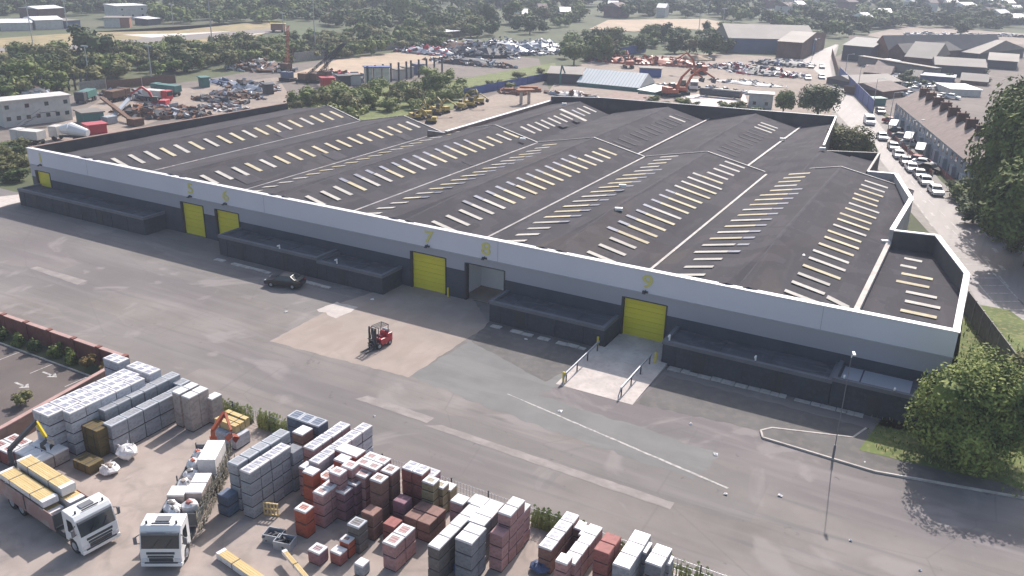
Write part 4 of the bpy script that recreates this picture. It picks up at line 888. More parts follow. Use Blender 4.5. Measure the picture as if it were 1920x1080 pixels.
def belt(poly, n, r0, r1, mats, label, group, hf=(1.5,2.3), name='tree', cat='tree'):
    xs = [p[0] for p in poly]; ys = [p[1] for p in poly]; k = 0; pts = []
    for _ in range(n*400):
        x, y = random.uniform(min(xs),max(xs)), random.uniform(min(ys),max(ys))
        if not inpoly(x,y,poly): continue
        p = G(x,y); r = random.uniform(r0,r1)
        if any((p-q).length < (r+s)*.42 for q,s in pts): continue
        pts.append((p,r)); li = random.choice(mats); u = (x-min(xs))/(max(xs)-min(xs)); v_ = (y-min(ys))/(max(ys)-min(ys)); w0 = label.split(' ',1)
        lab = ('large ' if r > (r0+r1)/2 else 'small ')+['green ','dark ','pale ','olive '][li]+name+', '+('front' if v_ > .5 else 'rear')+' '+('far left','left','middle','right','far right')[min(4,int(u*5))]+' of '+label
        fartree(p, r, r*random.uniform(*hf), li, lab, group, name, cat); k += 1
        if k >= n: break
belt([(0,185),(0,112),(140,114),(330,94),(480,82),(540,78),(540,116),(330,138),(200,150),(100,172)],48,2.8,5,[0,1,3,1,0],'belt behind left scrapyard','trees of the left railway belt',(1.5,2.0))
belt([(540,116),(540,72),(700,60),(850,50),(862,88),(700,102),(600,112)],30,2.8,4.6,[0,1,1,3],'belt above sandy road','trees of the middle railway belt',(1.4,1.9))
belt([(0,14),(0,-8),(560,-14),(560,32),(360,38),(300,16),(190,24)],24,4.5,7.5,[0,1,2,3],'upper left distance','trees in the upper left distance')
belt([(560,42),(560,-12),(1100,-12),(1100,34),(1040,62),(870,72),(860,45)],46,4.5,7,[0,1,1,2,3],'top centre woods','trees in the top centre distance')
belt([(1050,124),(1060,66),(1130,60),(1360,66),(1364,100),(1230,104)],20,3,5,[0,1,0,3],'group beyond orange plant','trees beyond the orange plant yard',(1.6,2.3))
belt([(1100,30),(1100,-12),(1920,-12),(1925,12),(1680,46),(1500,74),(1420,44),(1300,30)],44,5,8,[0,1,1,3],'top right distance','trees in the top right distance')
belt([(1575,72),(1640,58),(1740,52),(1905,62),(1920,44),(1760,36),(1600,40)],20,4,6,[0,1,0],'group behind brick works','trees behind the brick works sheds')
belt([(540,222),(560,188),(700,168),(850,146),(870,168),(850,206),(750,226),(640,232)],26,2.2,4,[2,2,0,3],'pale thicket behind roof','bushes of the pale thicket',(1.2,1.9),'bush','bush')
belt([(875,172),(1040,128),(1045,142),(880,188)],12,1.4,2.4,[2,3,2],'bank by faded blue fence','bushes on the bank beside blue fence',(.9,1.4),'bush','bush')
belt([(1200,200),(1440,212),(1440,204),(1200,190)],14,1.3,2.2,[1,3,0],'line along warehouse back wall','low bushes along the back wall',(.9,1.3),'bush','bush')
belt([(0,352),(0,285),(44,285),(50,340)],9,1.6,2.8,[1,3,0],'clump at warehouse left end','bushes at the left end of warehouse',(1.1,1.6),'bush','bush')
belt([(1780,352),(1800,346),(1850,396),(1905,470),(1880,490),(1820,420)],10,1.8,3,[1,0,3],'roadside under tall trees','roadside bushes at right',(1.1,1.7),'bush','bush')
def woodland(poly, n, r0, r1, lm, seed):
    xs = [p[0] for p in poly]; ys = [p[1] for p in poly]; rg = random.Random(seed); b = MB(); k = 0; base = []
    for v in range(3): c = MB(); crown_geo(c, 500+v+seed, 130, .17, 6, 1.0, 1.0, z0=.75); base.append(c)
    while k < n:
        x, y = rg.uniform(min(xs),max(xs)), rg.uniform(min(ys),max(ys))
        if not inpoly(x,y,poly): continue
        p = G(x,y); r = rg.uniform(r0,r1)*(1+.5*max(0,(45-y)/45)); h = r*rg.uniform(.65,1.0); c = base[k%3]; a = rg.uniform(0,6.28); ca, sa = math.cos(a)*r, math.sin(a)*r
        b.add([(p.x+vx*ca-vy*sa, p.y+vx*sa+vy*ca, vz*h) for vx,vy,vz in c.v], c.f, 0); k += 1
    tag(ob('woodland', b, M[lm]), kind='stuff')
TOPL = [(-20,34),(-20,-12),(560,-16),(1100,-14),(1100,32),(1040,60),(870,74),(700,62),(560,44),(360,34),(290,18),(190,26),(130,10)]
TOPR = [(1100,34),(1100,-14),(1930,-14),(1930,40),(1880,34),(1700,50),(1560,74),(1420,46),(1300,34)]
woodland(TOPL, 210, 4, 6, 'leaf_dark', 1); woodland(TOPL, 150, 4, 6, 'leaf_mid', 2); woodland(TOPL, 50, 3.5, 5, 'leaf_olive', 3)
woodland(TOPR, 170, 4, 6, 'leaf_dark', 4); woodland(TOPR, 110, 4, 6, 'leaf_mid', 5)
woodland([(300,50),(560,48),(560,8),(330,14),(286,34)], 55, 3.5, 5.5, 'leaf_mid', 21); woodland([(0,30),(70,26),(74,10),(124,8),(126,30),(215,30),(215,-4),(0,-4)], 45, 3.5, 5.5, 'leaf_dark', 22)
LB = [(0,190),(0,112),(140,112),(330,94),(480,80),(545,76),(700,62),(850,52),(862,88),(700,104),(540,120),(330,140),(200,152),(100,176)]
woodland(LB, 150, 2.5, 4, 'leaf_mid', 6); woodland(LB, 110, 2.5, 4, 'leaf_olive', 7)
woodland([(540,222),(560,188),(700,168),(850,146),(870,168),(850,206),(750,226),(640,232)], 40, 1.8, 3, 'leaf_pale', 8)
woodland([(1050,124),(1060,66),(1130,60),(1360,66),(1364,100),(1230,104)], 60, 2.2, 4, 'leaf_mid', 9)
woodland([(1575,72),(1640,58),(1740,52),(1905,62),(1920,44),(1760,36),(1600,40)], 60, 3, 5, 'leaf_dark', 10)
# trees one can point at
woodland([(1600,158),(1700,142),(1860,140),(1870,160),(1700,172),(1620,176)], 14, 1.6, 2.6, 'leaf_dark', 12)
for px,py,r,h,li,l in ((178,122,7.5,14.5,1,'large dark conifer-like tree standing alone above the left belt'),(332,98,4.5,8,0,'rounded tree on the railway bank right of dark tree'),(1076,122,4,9,0,'leftmost of the tall trees above the teal sheds'),(1130,116,4.6,12,0,'tallest poplar-like tree above the teal sheds'),(1152,114,3.2,7,1,'small dark tree right of the tallest poplar'),(1200,100,3.8,8,1,'rounded dark tree above the blue fence'),(1265,100,4.5,10,1,'dark pointed tree left of the big brick warehouse'),(1330,104,6,11,1,'wide dark tree beside the big brick warehouse'),(1800,66,5,9,1,'dark tree behind the works car row'),(1545,66,5,9,1,'dark tree at the far end of the road')):
    p = G(px,py); fartree(p, r, h, li, l)
def neartree(px, py, r, h, n, leaf, lm, label, trunk=.3, seed=1, lobes=14, flat=1.1, p=None):
    p = p or G(px,py); e = empty('tree', (p.x,p.y,0), 0, label=label, cat='tree')
    s = h/2.05; b = MB(); crown_geo(b, seed, n, leaf/r, lobes, 1.0, flat, cr_=.55); b.v = [(x*r,y*r,z*s) for x,y,z in b.v]; ob('crown', b, M[lm], e)
    ob('trunk', trunk_geo(MB(), trunk, h*.72, seed, 0, 5), M['bark'], e); return e
neartree(1803,858,4.6,9.4,36000,.16,'leaf_near','large leafy green tree at the right end of the warehouse front',.28,5,34)
neartree(1925,745,3.0,5.5,5000,.25,'leaf_olive','olive-green tree at the right edge behind the leafy tree',.2,9,12)
neartree(1895,430,8.5,21,13000,.34,'leaf_mid','tallest roadside tree at the right edge beside the terrace',.5,21,18)
neartree(1925,500,7.5,15,9000,.36,'leaf_mid','roadside tree casting shade over the road at right',.5,33,16)
neartree(1925,335,9,24,6000,.5,'leaf_mid','mature green tree behind the end of the terrace',.5,41,16)
neartree(1860,400,4.2,9,3500,.35,'leaf_mid','smaller tree between the terrace gardens and road',.25,44,10)
neartree(1532,222,5.3,10.2,4500,.32,'leaf_dark','dense square-topped tree by the road behind back wall',.3,50,16,.8)
neartree(1468,212,3.3,6.6,2000,.3,'leaf_mid','small round tree left of the square-topped tree',.2,52,10)
neartree(0,0,5.4,9.8,6000,.3,'leaf_olive','rounded tree overhanging the warehouse back corner',.3,57,14,.9,p=Vector((-21.0,163,0)))
# hedge plants in the car park bed and weeds on the fence
M['autumn'] = leaf('rusty_leaves', (.14,.09,.035), (.20,.15,.06))
shrub = [crown_geo(MB(), 70+i, 260, .16, 5, 1.0, 1.2, z0=.7).mesh('shrub',[M[('leaf_dark','leaf_mid','autumn','leaf_olive')[i]]]) for i in range(4)]
for k in range(22):
    o = link('shrub', shrub[2 if k > 19 else random.choice([0,1,1,3])], None, (-116+2.5*k,42.75+random.uniform(-.2,.2),.04), k, label=ORDS[k]+' shrub from the left along the red brick wall', cat='shrub', group='shrubs along the car park wall'); o.scale = (.95,.75,random.uniform(.8,1.15))
o = link('shrub', shrub[3], None, tuple(G(45,760)), 0, label='pale spindly shrub alone in the car park', cat='shrub'); o.scale = (1.1,1.1,.9)
for i,(x0,x1,n) in enumerate(((-50.5,-47,9),(-46.2,-41.8,16),(-21.6,-18.4,14),(-18,-9,5))):
    w_ = MB(); rg = random.Random(i)
    for k in range(n*16):
        x = rg.uniform(x0,x1); y = 43.3+rg.uniform(-.25,.25); h = rg.uniform(.5,1.7); w_.add([(x-.05,y,0),(x+.05,y,0),(x+rg.uniform(-.2,.2),y+rg.uniform(-.2,.2),h)],[(0,1,2)])
        for q in range(3): z = h*rg.uniform(.3,1); w_.add([(x-.12,y,z),(x,y-.09,z-.05),(x+.13,y,z+.04),(x,y+.09,z+.08)],[(0,1,2,3)])
    tag(ob('weeds', w_, M['leaf_pale']), ['thin weeds on fence behind the yellow timber','tall weeds on fence left of framed blue packs','tall weeds in the gap by the pink wall','sparse weeds on fence at right'][i], 'plants', kind='stuff')
gr = MB(); rg = random.Random(5)
for k in range(5200):
    x,y = rg.uniform(-3.8,18), rg.uniform(63.5,100)
    if y > 71 and x < 1.7+.25: continue
    if y > 74 and x > 3+(y-74)*-.02+ (104-y)*.45: continue
    if x < 6 and y < 65.2: continue
    h = rg.uniform(.12,.38); a = rg.uniform(0,3.14); gr.add([(x-.06*math.cos(a),y-.06*math.sin(a),.14),(x+.06*math.cos(a),y+.06*math.sin(a),.14),(x+rg.uniform(-.12,.12),y+rg.uniform(-.12,.12),.14+h)],[(0,1,2)])
tag(ob('grass', gr, M['leaf_pale']), kind='stuff')
# ================================================================ ROADSIDE
def frame(p1, p2):
    a, b = G(*p1), G(*p2); d = b-a; return a, math.atan2(d.y,d.x), d.length
def fence(name, p1, p2, h, m, label, step=2.6, world=None, t=.08):
    if world: a, b = Vector((*world[0],0)), Vector((*world[1],0)); d = b-a; rz, L = math.atan2(d.y,d.x), d.length
    else: a, rz, L = frame(p1,p2)
    e = empty(name, (a.x,a.y,0), rz, label=label, cat='fence'); n = max(1,int(L/step)); s = L/n
    for k in range(n): ob('panel', MB().box(k*s+.07,(k+1)*s-.07,-t/2,t/2,.05,h), M[m], e)
    for k in range(n+1): ob('post', MB().box(k*s-.07,k*s+.07,-.09,.09,0,h+.06), M['stonecap'] if m != 'blueh' else M['darksteel'], e)
    return e
M['conc_panel'] = mixin(mat('concrete_panel', (.24,.225,.215), .9, .1, .8), 'noise', 1.5, (.16,.15,.14), .5)
M['blueh'] = mixin(mat('blue_hoarding', (.035,.07,.24), .6, .15, .2), 'noise', .5, (.06,.10,.28), .5)
fence('panel_fence', None, None, 2.7, 'conc_panel', 'grey concrete panel fence between grass and road', 2.6, ((1.7,100.2),(6.6,84)))
fence('hoarding', (1572,146), (1636,214), 3.4, 'blueh', 'long blue hoarding along the right side of the road', 8)
fence('hoarding', (1559,104), (1571,146), 2.6, 'rust', 'brown wall along the road beyond the blue hoarding', 12)
fence('blue_fence', (870,182), (1040,148), 2.2, 'blueh', 'faded blue fence behind the yellow plant yard', 14)
fence('blue_fence', (1120,112), (1210,98), 3.0, 'blueh', 'blue screen wall below the tall trees', 12)
fence('boundary_wall', (545,118), (760,90), 3.0, 'conc_panel', 'grey wall behind the sandy haul road', 14)
fence('boundary_wall', (150,172), (200,166), 2.4, 'conc_panel', 'grey block wall at the back of the left yard', 8)
fence('boundary_wall', (200,168), (330,156), 2.2, 'rust', 'dark sleeper wall at the back of the left yard', 8)
rz0 = math.atan2(RD.y,RD.x)
def roadcar(px, py, col, label, flip=False, van=False, da=0, group=None):
    i = min(range(len(mid)-1), key=lambda k: abs(((mid[k]+mid[k+1])/2-G(px,py)).length)); d = mid[i+1]-mid[i]
    return car(G(px,py), math.atan2(d.y,d.x)+da+(math.pi if flip else 0), col, label, van, group, .055)
roadcar(1629,233,'white','white van with dark windscreen driving down the road',van=True); roadcar(1653,262,'silver','silver car driving behind the parked row')
g = 'cars parked nose to tail by the terrace'
for px,py,c,l in ((1674,281,'grey','pale grey car, farthest of the parked row'),(1684,296,'silver','silver car second farthest in parked row'),(1697,308,'darkblue','dark blue car in the middle of parked row'),(1708,321,'white','white car beside blue one in parked row'),(1723,333,'grey','grey car between two white parked cars'),(1734,346,'silver','silver car just behind the nearest white one'),(1753,364,'white','nearest white car of the parked row')): roadcar(px,py,c,l,group=g)
for px,py,c,l in ((1514,150,'white','white car on the far road by the left kerb'),(1540,148,'silver','silver car on the far road centre'),(1541,128,'white','pale car farthest up the road'),(1650,213,'black','dark car at the end of the hoarding'),(1520,128,'grey','dark car climbing the far road')): roadcar(px,py,c,l)
for k,(px,py,c,da) in enumerate(((1672,232,'red',.9),(1684,252,'black',1.0),(1707,275,'silver',1.1),(1690,262,'grey',1.2),(1722,306,'red',1.0),(1731,312,'white',1.2),(1742,322,'black',.9))):
    roadcar(px,py,c,c+' car on the '+['first','second','fourth','third','fifth','sixth','seventh'][k]+' front drive of the terrace',da=da,group='cars on the terrace drives')
for k,(px,py) in enumerate(((1702,164),(1720,163),(1758,166),(1705,181),(1725,184),(1748,185),(1768,184),(1785,186),(1716,172),(1778,168))): roadcar(px,py,['white','white','silver','white'][k%4],'white or silver car parked in the yard behind the terrace',da=random.uniform(0,3),group='cars behind the terrace')
for k,(px,py) in enumerate(((1672,250),(1700,275),(1722,297))):
    p = G(px,py); e = empty('awning', (p.x,p.y,0), rz0+1.3, label=['far','middle','near'][k]+' white awning over a terrace front drive', cat='awning', group='white awnings before the terrace')
    ob('canopy', MB().cb(0,0,2.4,1.6,5,.1,0,0,.1), M['white'], e); f = MB()
    for x in (-.7,.7):
        for y in (-2.3,2.3): f.box(x-.04,x+.04,y-.04,y+.04,0,2.4)
    ob('frame', f, M['darksteel'], e)
fence('garden_wall', (1664,250), (1748,330), .9, 'redbrick', 'low red brick garden wall in front of the terrace', 6)
fence('garden_wall', (1755,318), (1790,350), 1.0, 'redbrick', 'red brick garden wall by the hedge end', 5)
# ---- terrace of houses
M['tile'] = mixin(mat('clay_tile_roof', (.20,.155,.14), .9, .15, .6), 'wave', 2, (.13,.10,.095), .4, (0,0,1.5), .5, .9)
M['trender'] = mixin(mat('pale_blue_grey_render', (.24,.27,.32), .8, .1, .5, objrand=.2), 'noise', 1, (.17,.18,.2), .5)
M['cbrick'] = mat('chimney_brick', (.10,.05,.04), .9, .2, 2)
ta, tb = Vector((-19.9,221.8,0)), Vector((-1.2,159.2,0)); td = tb-ta; trz = math.atan2(td.y,td.x); TL = td.length; NH = 10; hw = TL/NH
for k in range(NH):
    a = ta+td*(k/NH); e = empty('terraced_house', (a.x,a.y,0), trz, label='pale terraced house with clay roof, '+['farthest from camera','second from far end','third from far end','fourth from far end','fifth from far end','sixth from far end','seventh from far end','third from near end','second from near end','nearest, half behind trees'][k], cat='house', group='terraced houses beside the road')
    ob('wall', MB().box(.02,hw-.02,0,8.6,0,5), M['trender'], e)
    rf_ = MB().add([(0,-.4,4.9),(hw,-.4,4.9),(hw,4.3,7.7),(0,4.3,7.7),(hw,9,4.9),(0,9,4.9)],[(0,1,2,3),(3,2,4,5),(1,0,5,4),(0,3,5),(1,4,2)]); ro = ob('roof', rf_, M['tile'], e)
    if k: ob('chimney', MB().box(-.5,.5,3.3,5.2,6.6,9.0).box(-.6,.6,3.2,5.3,9.0,9.12).box(-.3,-.1,3.6,3.8,9.12,9.5).box(.1,.3,4.5,4.7,9.12,9.5), M['cbrick'], ro)
    for x in (1.2,4.2):
        for z in (.8,3.1): ob('window', MB().box(x-.6,x+.6,-.04,.05,z,z+1.2), M['glass'], e)
    ob('bay', MB().box(hw-2.9,hw-1.1,-.7,-.001,0,2.6), M['trender'], e); ob('door', MB().box(2.4,3.3,-.05,.03,0,2.1), M['darksteel'], e)
CL_ = []
# ---- generic sheds
M['tin'] = mixin(mat('weathered_tin_roof', (.185,.165,.15), .75, .15, .1), 'wave', 1.5, (.13,.115,.105), .4, (1,0,0), .5, .9)
M['brickw'] = mixin(mat('brown_brick', (.11,.06,.05), .9, .15, .3), 'noise', .3, (.15,.09,.07), .4)
M['oranged'] = mat('orange_brick_gable', (.26,.12,.07), .9, .12, .4); M['bluew'] = mat('dull_blue_cladding', (.09,.12,.20), .6, .1, .3); M['greenw'] = mat('teal_cladding', (.05,.15,.14), .6, .12, .3)
M['whiteroof'] = mixin(mat('pale_ribbed_roof', (.52,.55,.56), .5, .04, .3), 'wave', .32, (.30,.36,.38), .9, (1,0,0), .8, .95); M['sheetwhite'] = mat('white_sheet_roof', (.68,.68,.69), .5, .05, .3)
M['dkwall'] = mat('dark_cladding', (.05,.055,.065), .7, .15, .3); M['cabin'] = mixin(mat('dirty_white_cabin', (.50,.48,.46), .7, .06, .5), 'noise', .8, (.36,.34,.32), .4)
def shed(name, p1, p2, top, depth, wall_, roof_, label, rt='gable', rh=None, cat='building', win=0, dpos=None, along='front', over=.3):
    a, rz, L = frame(p1,p2); h = HT(a, top) if top < 500 else (top-500)
    if p2[0] < p1[0]: rz += math.pi
    e = empty(name, (a.x,a.y,0), rz, label=label, cat=cat); ob('wall', MB().box(0,L,0,depth,0,h), M[wall_], e)
    rh = rh if rh is not None else min(depth,L)*.16; o = over; r = MB()
    if rt == 'flat': r.box(-o,L+o,-o,depth+o,h,h+.25)
    elif rt == 'mono': r.add([(-o,-o,h+.02),(L+o,-o,h+.02),(L+o,depth+o,h+rh),(-o,depth+o,h+rh),(-o,depth+o,h),(L+o,depth+o,h)],[(0,1,2,3),(3,2,5,4),(0,3,4),(1,5,2),(1,0,4,5)])
    elif along == 'front': r.add([(-o,-o,h),(L+o,-o,h),(L+o,depth/2,h+rh),(-o,depth/2,h+rh),(L+o,depth+o,h),(-o,depth+o,h)],[(0,1,2,3),(3,2,4,5),(1,0,5,4),(0,3,5),(1,4,2)])
    else: r.add([(-o,-o,h),(L/2,-o,h+rh),(L+o,-o,h),(-o,depth+o,h),(L/2,depth+o,h+rh),(L+o,depth+o,h)],[(0,1,4,3),(1,2,5,4),(0,3,5,2)]); 
    if rt == 'gable' and along != 'front': ob('gable', MB().add([(0,0,h),(L,0,h),(L/2,0,h+rh*.97),(0,-.0,h)],[(0,1,2)]).add([(0,-.36,h),(L,-.36,h),(L/2,-.36,h+rh*.95)],[(0,1,2)]), M[wall_], e)
    ob('roof', r, M[roof_], e)
    for k in range(win):
        x = L*(k+.5)/win; ob('window', MB().box(x-.4,x+.4,-.05,.02,h*.25,h*.25+.8), M['glass'], e)
        if k % 2: continue
        if h > 4.6: ob('window', MB().box(x-.4,x+.4,-.05,.02,h*.7,h*.7+.8), M['glass'], e)
    return e
shed('warehouse', (1364,98), (1527,102), 71, 26, 'bluew', 'tin', 'long brick and blue warehouse with pale roof at top right', rh=4.5)
shed('works_building', (1500,112), (1545,90), 80, 9, 'brickw', 'tin', 'narrow brown brick building beside the far road', rh=2, along='side')
shed('shed', (1577,112), (1632,117), 84, 30, 'dkwall', 'dkwall', 'dark shed just right of the far road', rh=2)
shed('shed', (1633,112), (1662,117), 90, 55, 'oranged', 'tin', 'long shed with orange brick gable end', rh=5, along='side')
shed('shed', (1663,117), (1692,121), 96, 55, 'brickw', 'tin', 'brown brick shed beside the orange gable', rh=3, along='side')
shed('shed', (1693,129), (1746,134), 106, 22, 'brickw', 'tin', 'brown shed with pale sunlit roof in the works', rh=4.5)
shed('shed', (1786,113), (1832,118), 96, 40, 'dkwall', 'tin', 'wide pale-roofed shed at right of the works', rh=4)
shed('shed', (1750,141), (1845,147), 121, 14, 'dkwall', 'tin', 'low dark-walled range with grey roof before the trees', rh=2)
shed('shed', (1725,153), (1788,158), 142, 8, 'bluew', 'bluew', 'low blue-roofed shed behind the terrace', 'flat')
shed('shed', (1602,168), (1688,164), 156, 12, 'dkwall', 'tin', 'low shed with pale roof behind the blue hoarding', rh=1.5)
shed('shed', (1652,186), (1700,180), 172, 12, 'brickw', 'tile', 'small brown-roofed shed left of the terrace end', rh=1.5)
shed('container', (1634,198), (1660,198), 186, 3, 'greenw', 'greenw', 'teal container by the end of hoarding', 'flat')
shed('canopy', (1782,180), (1838,182), 168, 12, 'cabin', 'sheetwhite', 'bright white flat roof behind the terrace', 'flat')
shed('shed', (1668,124), (1686,124), 115, 6, 'cabin', 'sheetwhite', 'small white kiosk between works sheds', 'flat')
shed('shed', (1600,112), (1620,112), 99, 8, 'sheetwhite', 'sheetwhite', 'small pale block at left of the works', 'flat')
for k,(p1_,p2_,t_,d_,w_,r_,l) in enumerate((((1640,132),(1676,135),124,12,'dkwall','tile','low brown roofed range left of the pale kiosk'),((1618,142),(1668,146),135,14,'brickw','tile','flat brown roofed works block behind the hoarding'),((1700,150),(1722,152),143,8,'dkwall','tin','small dark store between the works ranges'),((1850,128),(1905,132),112,20,'dkwall','tin','dark shed partly behind the right-hand trees'),((1840,108),(1880,110),96,18,'brickw','tin','brown shed above the tree tops at right'),((1590,86),(1625,88),76,10,'brickw','tile','brown house-like block at the far road bend'),((1800,158),(1850,162),150,10,'brickw','tin','long store just left of the tall tree tops'))):
    shed('shed', p1_, p2_, t_, d_, w_, r_, l, rh=1.8)
for k,(px,py,l) in enumerate(((1690,148,'dark clutter between works sheds'),(1740,166,'dark clutter behind the blue-roofed shed'),(1620,156,'yard clutter behind the hoarding'))): CL_.append((px,py,l))
a = G(1612,122); b_ = G(1756,147); tag(ob('conveyor_roof', MB().bar((0,0,3.2),(b_.x-a.x,b_.y-a.y,3.2),3,.3).bar((0,0,1.5),(b_.x-a.x,b_.y-a.y,1.5),2.2,2.6), M['tin'], loc=(a.x,a.y,0)), 'long narrow covered way running through the works', 'building')
# teal sheds, cabins and containers behind the warehouse
shed('shed', (1083,162), (1197,173), 154, 13, 'greenw', 'whiteroof', 'long shed with pale ribbed roof behind the warehouse', rh=3.2)
shed('canopy', (1196,177), (1227,182), 168, 7, 'greenw', 'whiteroof', 'small pale canopy at the end of the ribbed shed', 'mono', .8)
shed('shed', (1026,157), (1090,160), 137, 9, 'dkwall', 'tin', 'dark open shed with striped grey roof left of ribbed shed', 'mono', 1)
shed('shed', (1122,196), (1196,203), 188, 14, 'render', 'bwall', 'flat beige roof just behind the warehouse back wall', 'flat')
shed('container', (1198,144), (1239,146), 128, 4, 'blueh', 'tin', 'dark blue container among the orange plant', 'flat')
shed('cabin', (1402,202), (1447,205), 176, 4, 'cabin', 'cabin', 'pale grey cabin behind the back wall', 'flat', win=2)
shed('office_block', (10,240), (137,225), 192, 5, 'cabin', 'cabin', 'two-storey white site office cabins at far left', 'flat', win=7)
e = empty('staircase', tuple(G(30,242)), frame((10,240),(137,225))[1], label='grey metal staircase on the front of the site office', cat='stairs'); s_ = MB()
for k in range(12): s_.box(.4*k,.4*k+.4,-1.2,-.3,.22*k+.2,.22*k+.25)
s_.bar((0,-1.25,1.1),(4.8,-1.25,3.7),.05); s_.box(4.8,8,-1.2,-.3,2.8,2.9); ob('treads', s_, M['darksteel'], e)
shed('container', (158,236), (197,232), 214, 5, 'greenw', 'tin', 'dark green low store in the left yard', 'flat')
shed('container', (168,254), (202,250), 237, 3, 'forkred', 'forkred', 'bright red container by the side wall', 'flat')
shed('factory', (2,58), (62,57), 43, 16, 'cabin', 'sheetwhite', 'long low white factory at the far left edge', rh=1)
shed('factory', (68,56), (120,54), 38, 16, 'cabin', 'sheetwhite', 'low white works with blue doors at far left', rh=1)
shed('factory', (124,54), (152,52), 40, 14, 'bluew', 'tin', 'blue fronted unit beside the low white works', 'flat')
shed('factory', (74,36), (122,33), 17, 14, 'brickw', 'sheetwhite', 'brown works with bright white roof at upper left', rh=1)
shed('factory', (222,38), (278,36), 12, 16, 'cabin', 'sheetwhite', 'two-storey pale office block beyond the railway', 'flat', win=3)
shed('factory', (196,52), (226,52), 34, 10, 'cabin', 'tin', 'low white unit left of the pale office block', 'flat')
shed('factory', (226,52), (244,52), 34, 8, 'oranged', 'tin', 'small red fronted unit below the pale office block', 'flat')
shed('factory', (278,48), (302,46), 36, 8, 'dkwall', 'sheetwhite', 'small canopy right of the pale office block', 'mono', .5)
shed('shed', (795,34), (820,34), 28, 10, 'cabin', 'sheetwhite', 'white roofed building in the top centre trees', 'flat')
shed('shed', (832,34), (852,33), 24, 10, 'brickw', 'sheetwhite', 'second white roofed building in the top centre trees', 'flat')
shed('shed', (820,74), (862,70), 62, 8, 'brickw', 'sheetwhite', 'pale roofed red shed above the scrap heaps', 'flat')
for k,(px,py) in enumerate(((686,160),(702,160),(718,160))): shed('container', (px,py), (px+13,py-.3), 127, 2.6, 'cabin', 'blueh', ['left','middle','right'][k]+' tall white skip stack with blue top', 'flat')
for k,(px,py,m_) in enumerate(((606,166,'forkred'),(636,162,'dkwall'),(655,160,'cabin'),(745,150,'cabin'),(762,146,'cabin'),(782,140,'bluew'),(500,178,'dkwall'),(380,165,'greenw'))): shed('container', (px,py), (px+22-(k>2)*8,py-1), py-18, 3, m_, m_ if m_ != 'cabin' else 'tin', ['red','dark','white','second white','third white','blue','black','green'][k]+' container in the scrapyard row', 'flat')
# far estate houses
hh = [(1440,16),(1478,30),(1495,26),(1518,14),(1590,20),(1712,20),(1728,14),(1742,22),(1760,12),(1775,22),(1790,16),(1808,26),(1850,18),(1862,30),(1880,22),(1900,30),(1852,42),(1872,46),(1648,44),(1606,52),(1620,56),(1310,18),(1340,22),(1460,12),(1050,42),(1010,36),(965,46),(1138,30),(1160,34),(1230,32)]
for k,(px,py) in enumerate(hh):
    white = k%3 != 1
    shed('house', (px,py), (px+random.uniform(14,26),py+random.uniform(-1,1)), 505+random.uniform(0,1.5), random.uniform(8,14), 'cabin' if k%2 else 'brickw', 'sheetwhite' if white else 'tile', ORDS[sum(1 for q,(a_,b_) in enumerate(hh) if (q%3 != 1) == white and (a_,q) < (px,k))]+' far house from the left with '+('pale' if white else 'tiled')+' roof', rh=2.2) ['group'] = 'far houses with '+('pale' if white else 'tiled')+' roofs'
shed('factory', (1884,46), (1925,47), 33, 18, 'bluew', 'sheetwhite', 'grey factory with white roof at the top right edge', rh=2)
for k in range(26):
    px = 1700+8.6*k+random.uniform(-2,2); p = G(px,64+k*.25+random.uniform(-2,3)); car(p, random.uniform(0,3), random.choice(['white','white','silver','grey']), 'tiny pale or grey car in the far works car park', group='cars in the far works car park')
# ================================================================ PLANT, SCRAP AND VEHICLES
HL = ['rusty heap under the pale-roofed red shed', 'grey heap right of the rusty one', 'tallest white and grey heap', 'grey heap at the right end of the scrapyard', 'bright white heap topping the right end', 'long dark row of scrap below the heaps', 'red and grey scrap left of the heaps', 'rusty heap beside the crane booms', 'scrap pile right of left yard', 'mixed scrap behind white skip stacks', 'dark scrap behind green tanker', 'rusty pile beside the conveyors', 'rusty pile below the red cabbed lorry', 'small dark pile near the side wall', 'low dark row in the left yard', 'rusty row at the right of left yard', 'blue and white sheets lying at the yard back', 'scrap behind the site office', 'low pile beside the side wall', 'brown brick pile by the portal', 'orange plant pile at left of orange yard', 'largest orange plant heap', 'sandy spoil heap behind orange plant', 'crushed cars at left of the car yard', 'crushed cars in the middle of the car yard', 'crushed cars at the back of the car yard', 'low scatter before the crushed cars', 'dark scatter beside the black tank', 'pale scatter by the teal crane']
def heap(px, py, rx, ry, h, cols, n, label, sc_=1.0, cat='scrap heap', seed=0):
    p = G(px,py); rg = random.Random(seed+int(px)); b = MB()
    for k in range(n):
        a = rg.uniform(0,6.28); q = math.sqrt(rg.random()); x,y = rx*q*math.cos(a), ry*q*math.sin(a); z = h*(1-q*q)*rg.uniform(.4,1)
        b.cb(x,y,max(.2,z),rg.uniform(.5,2.6)*sc_,rg.uniform(.2,1.1)*sc_,rg.uniform(.15,.9)*sc_,rg.uniform(0,3.1),rg.randrange(len(cols)),rg.uniform(-.5,.5),rg.uniform(-.5,.5))
    b.blob(0,0,0,rx*.85,ry*.85,h*.75,.15,12,5,0,seed)
    return tag(ob('scrap_heap', b, [M[c] for c in cols], loc=(p.x,p.y,0)), label, cat, kind='stuff')
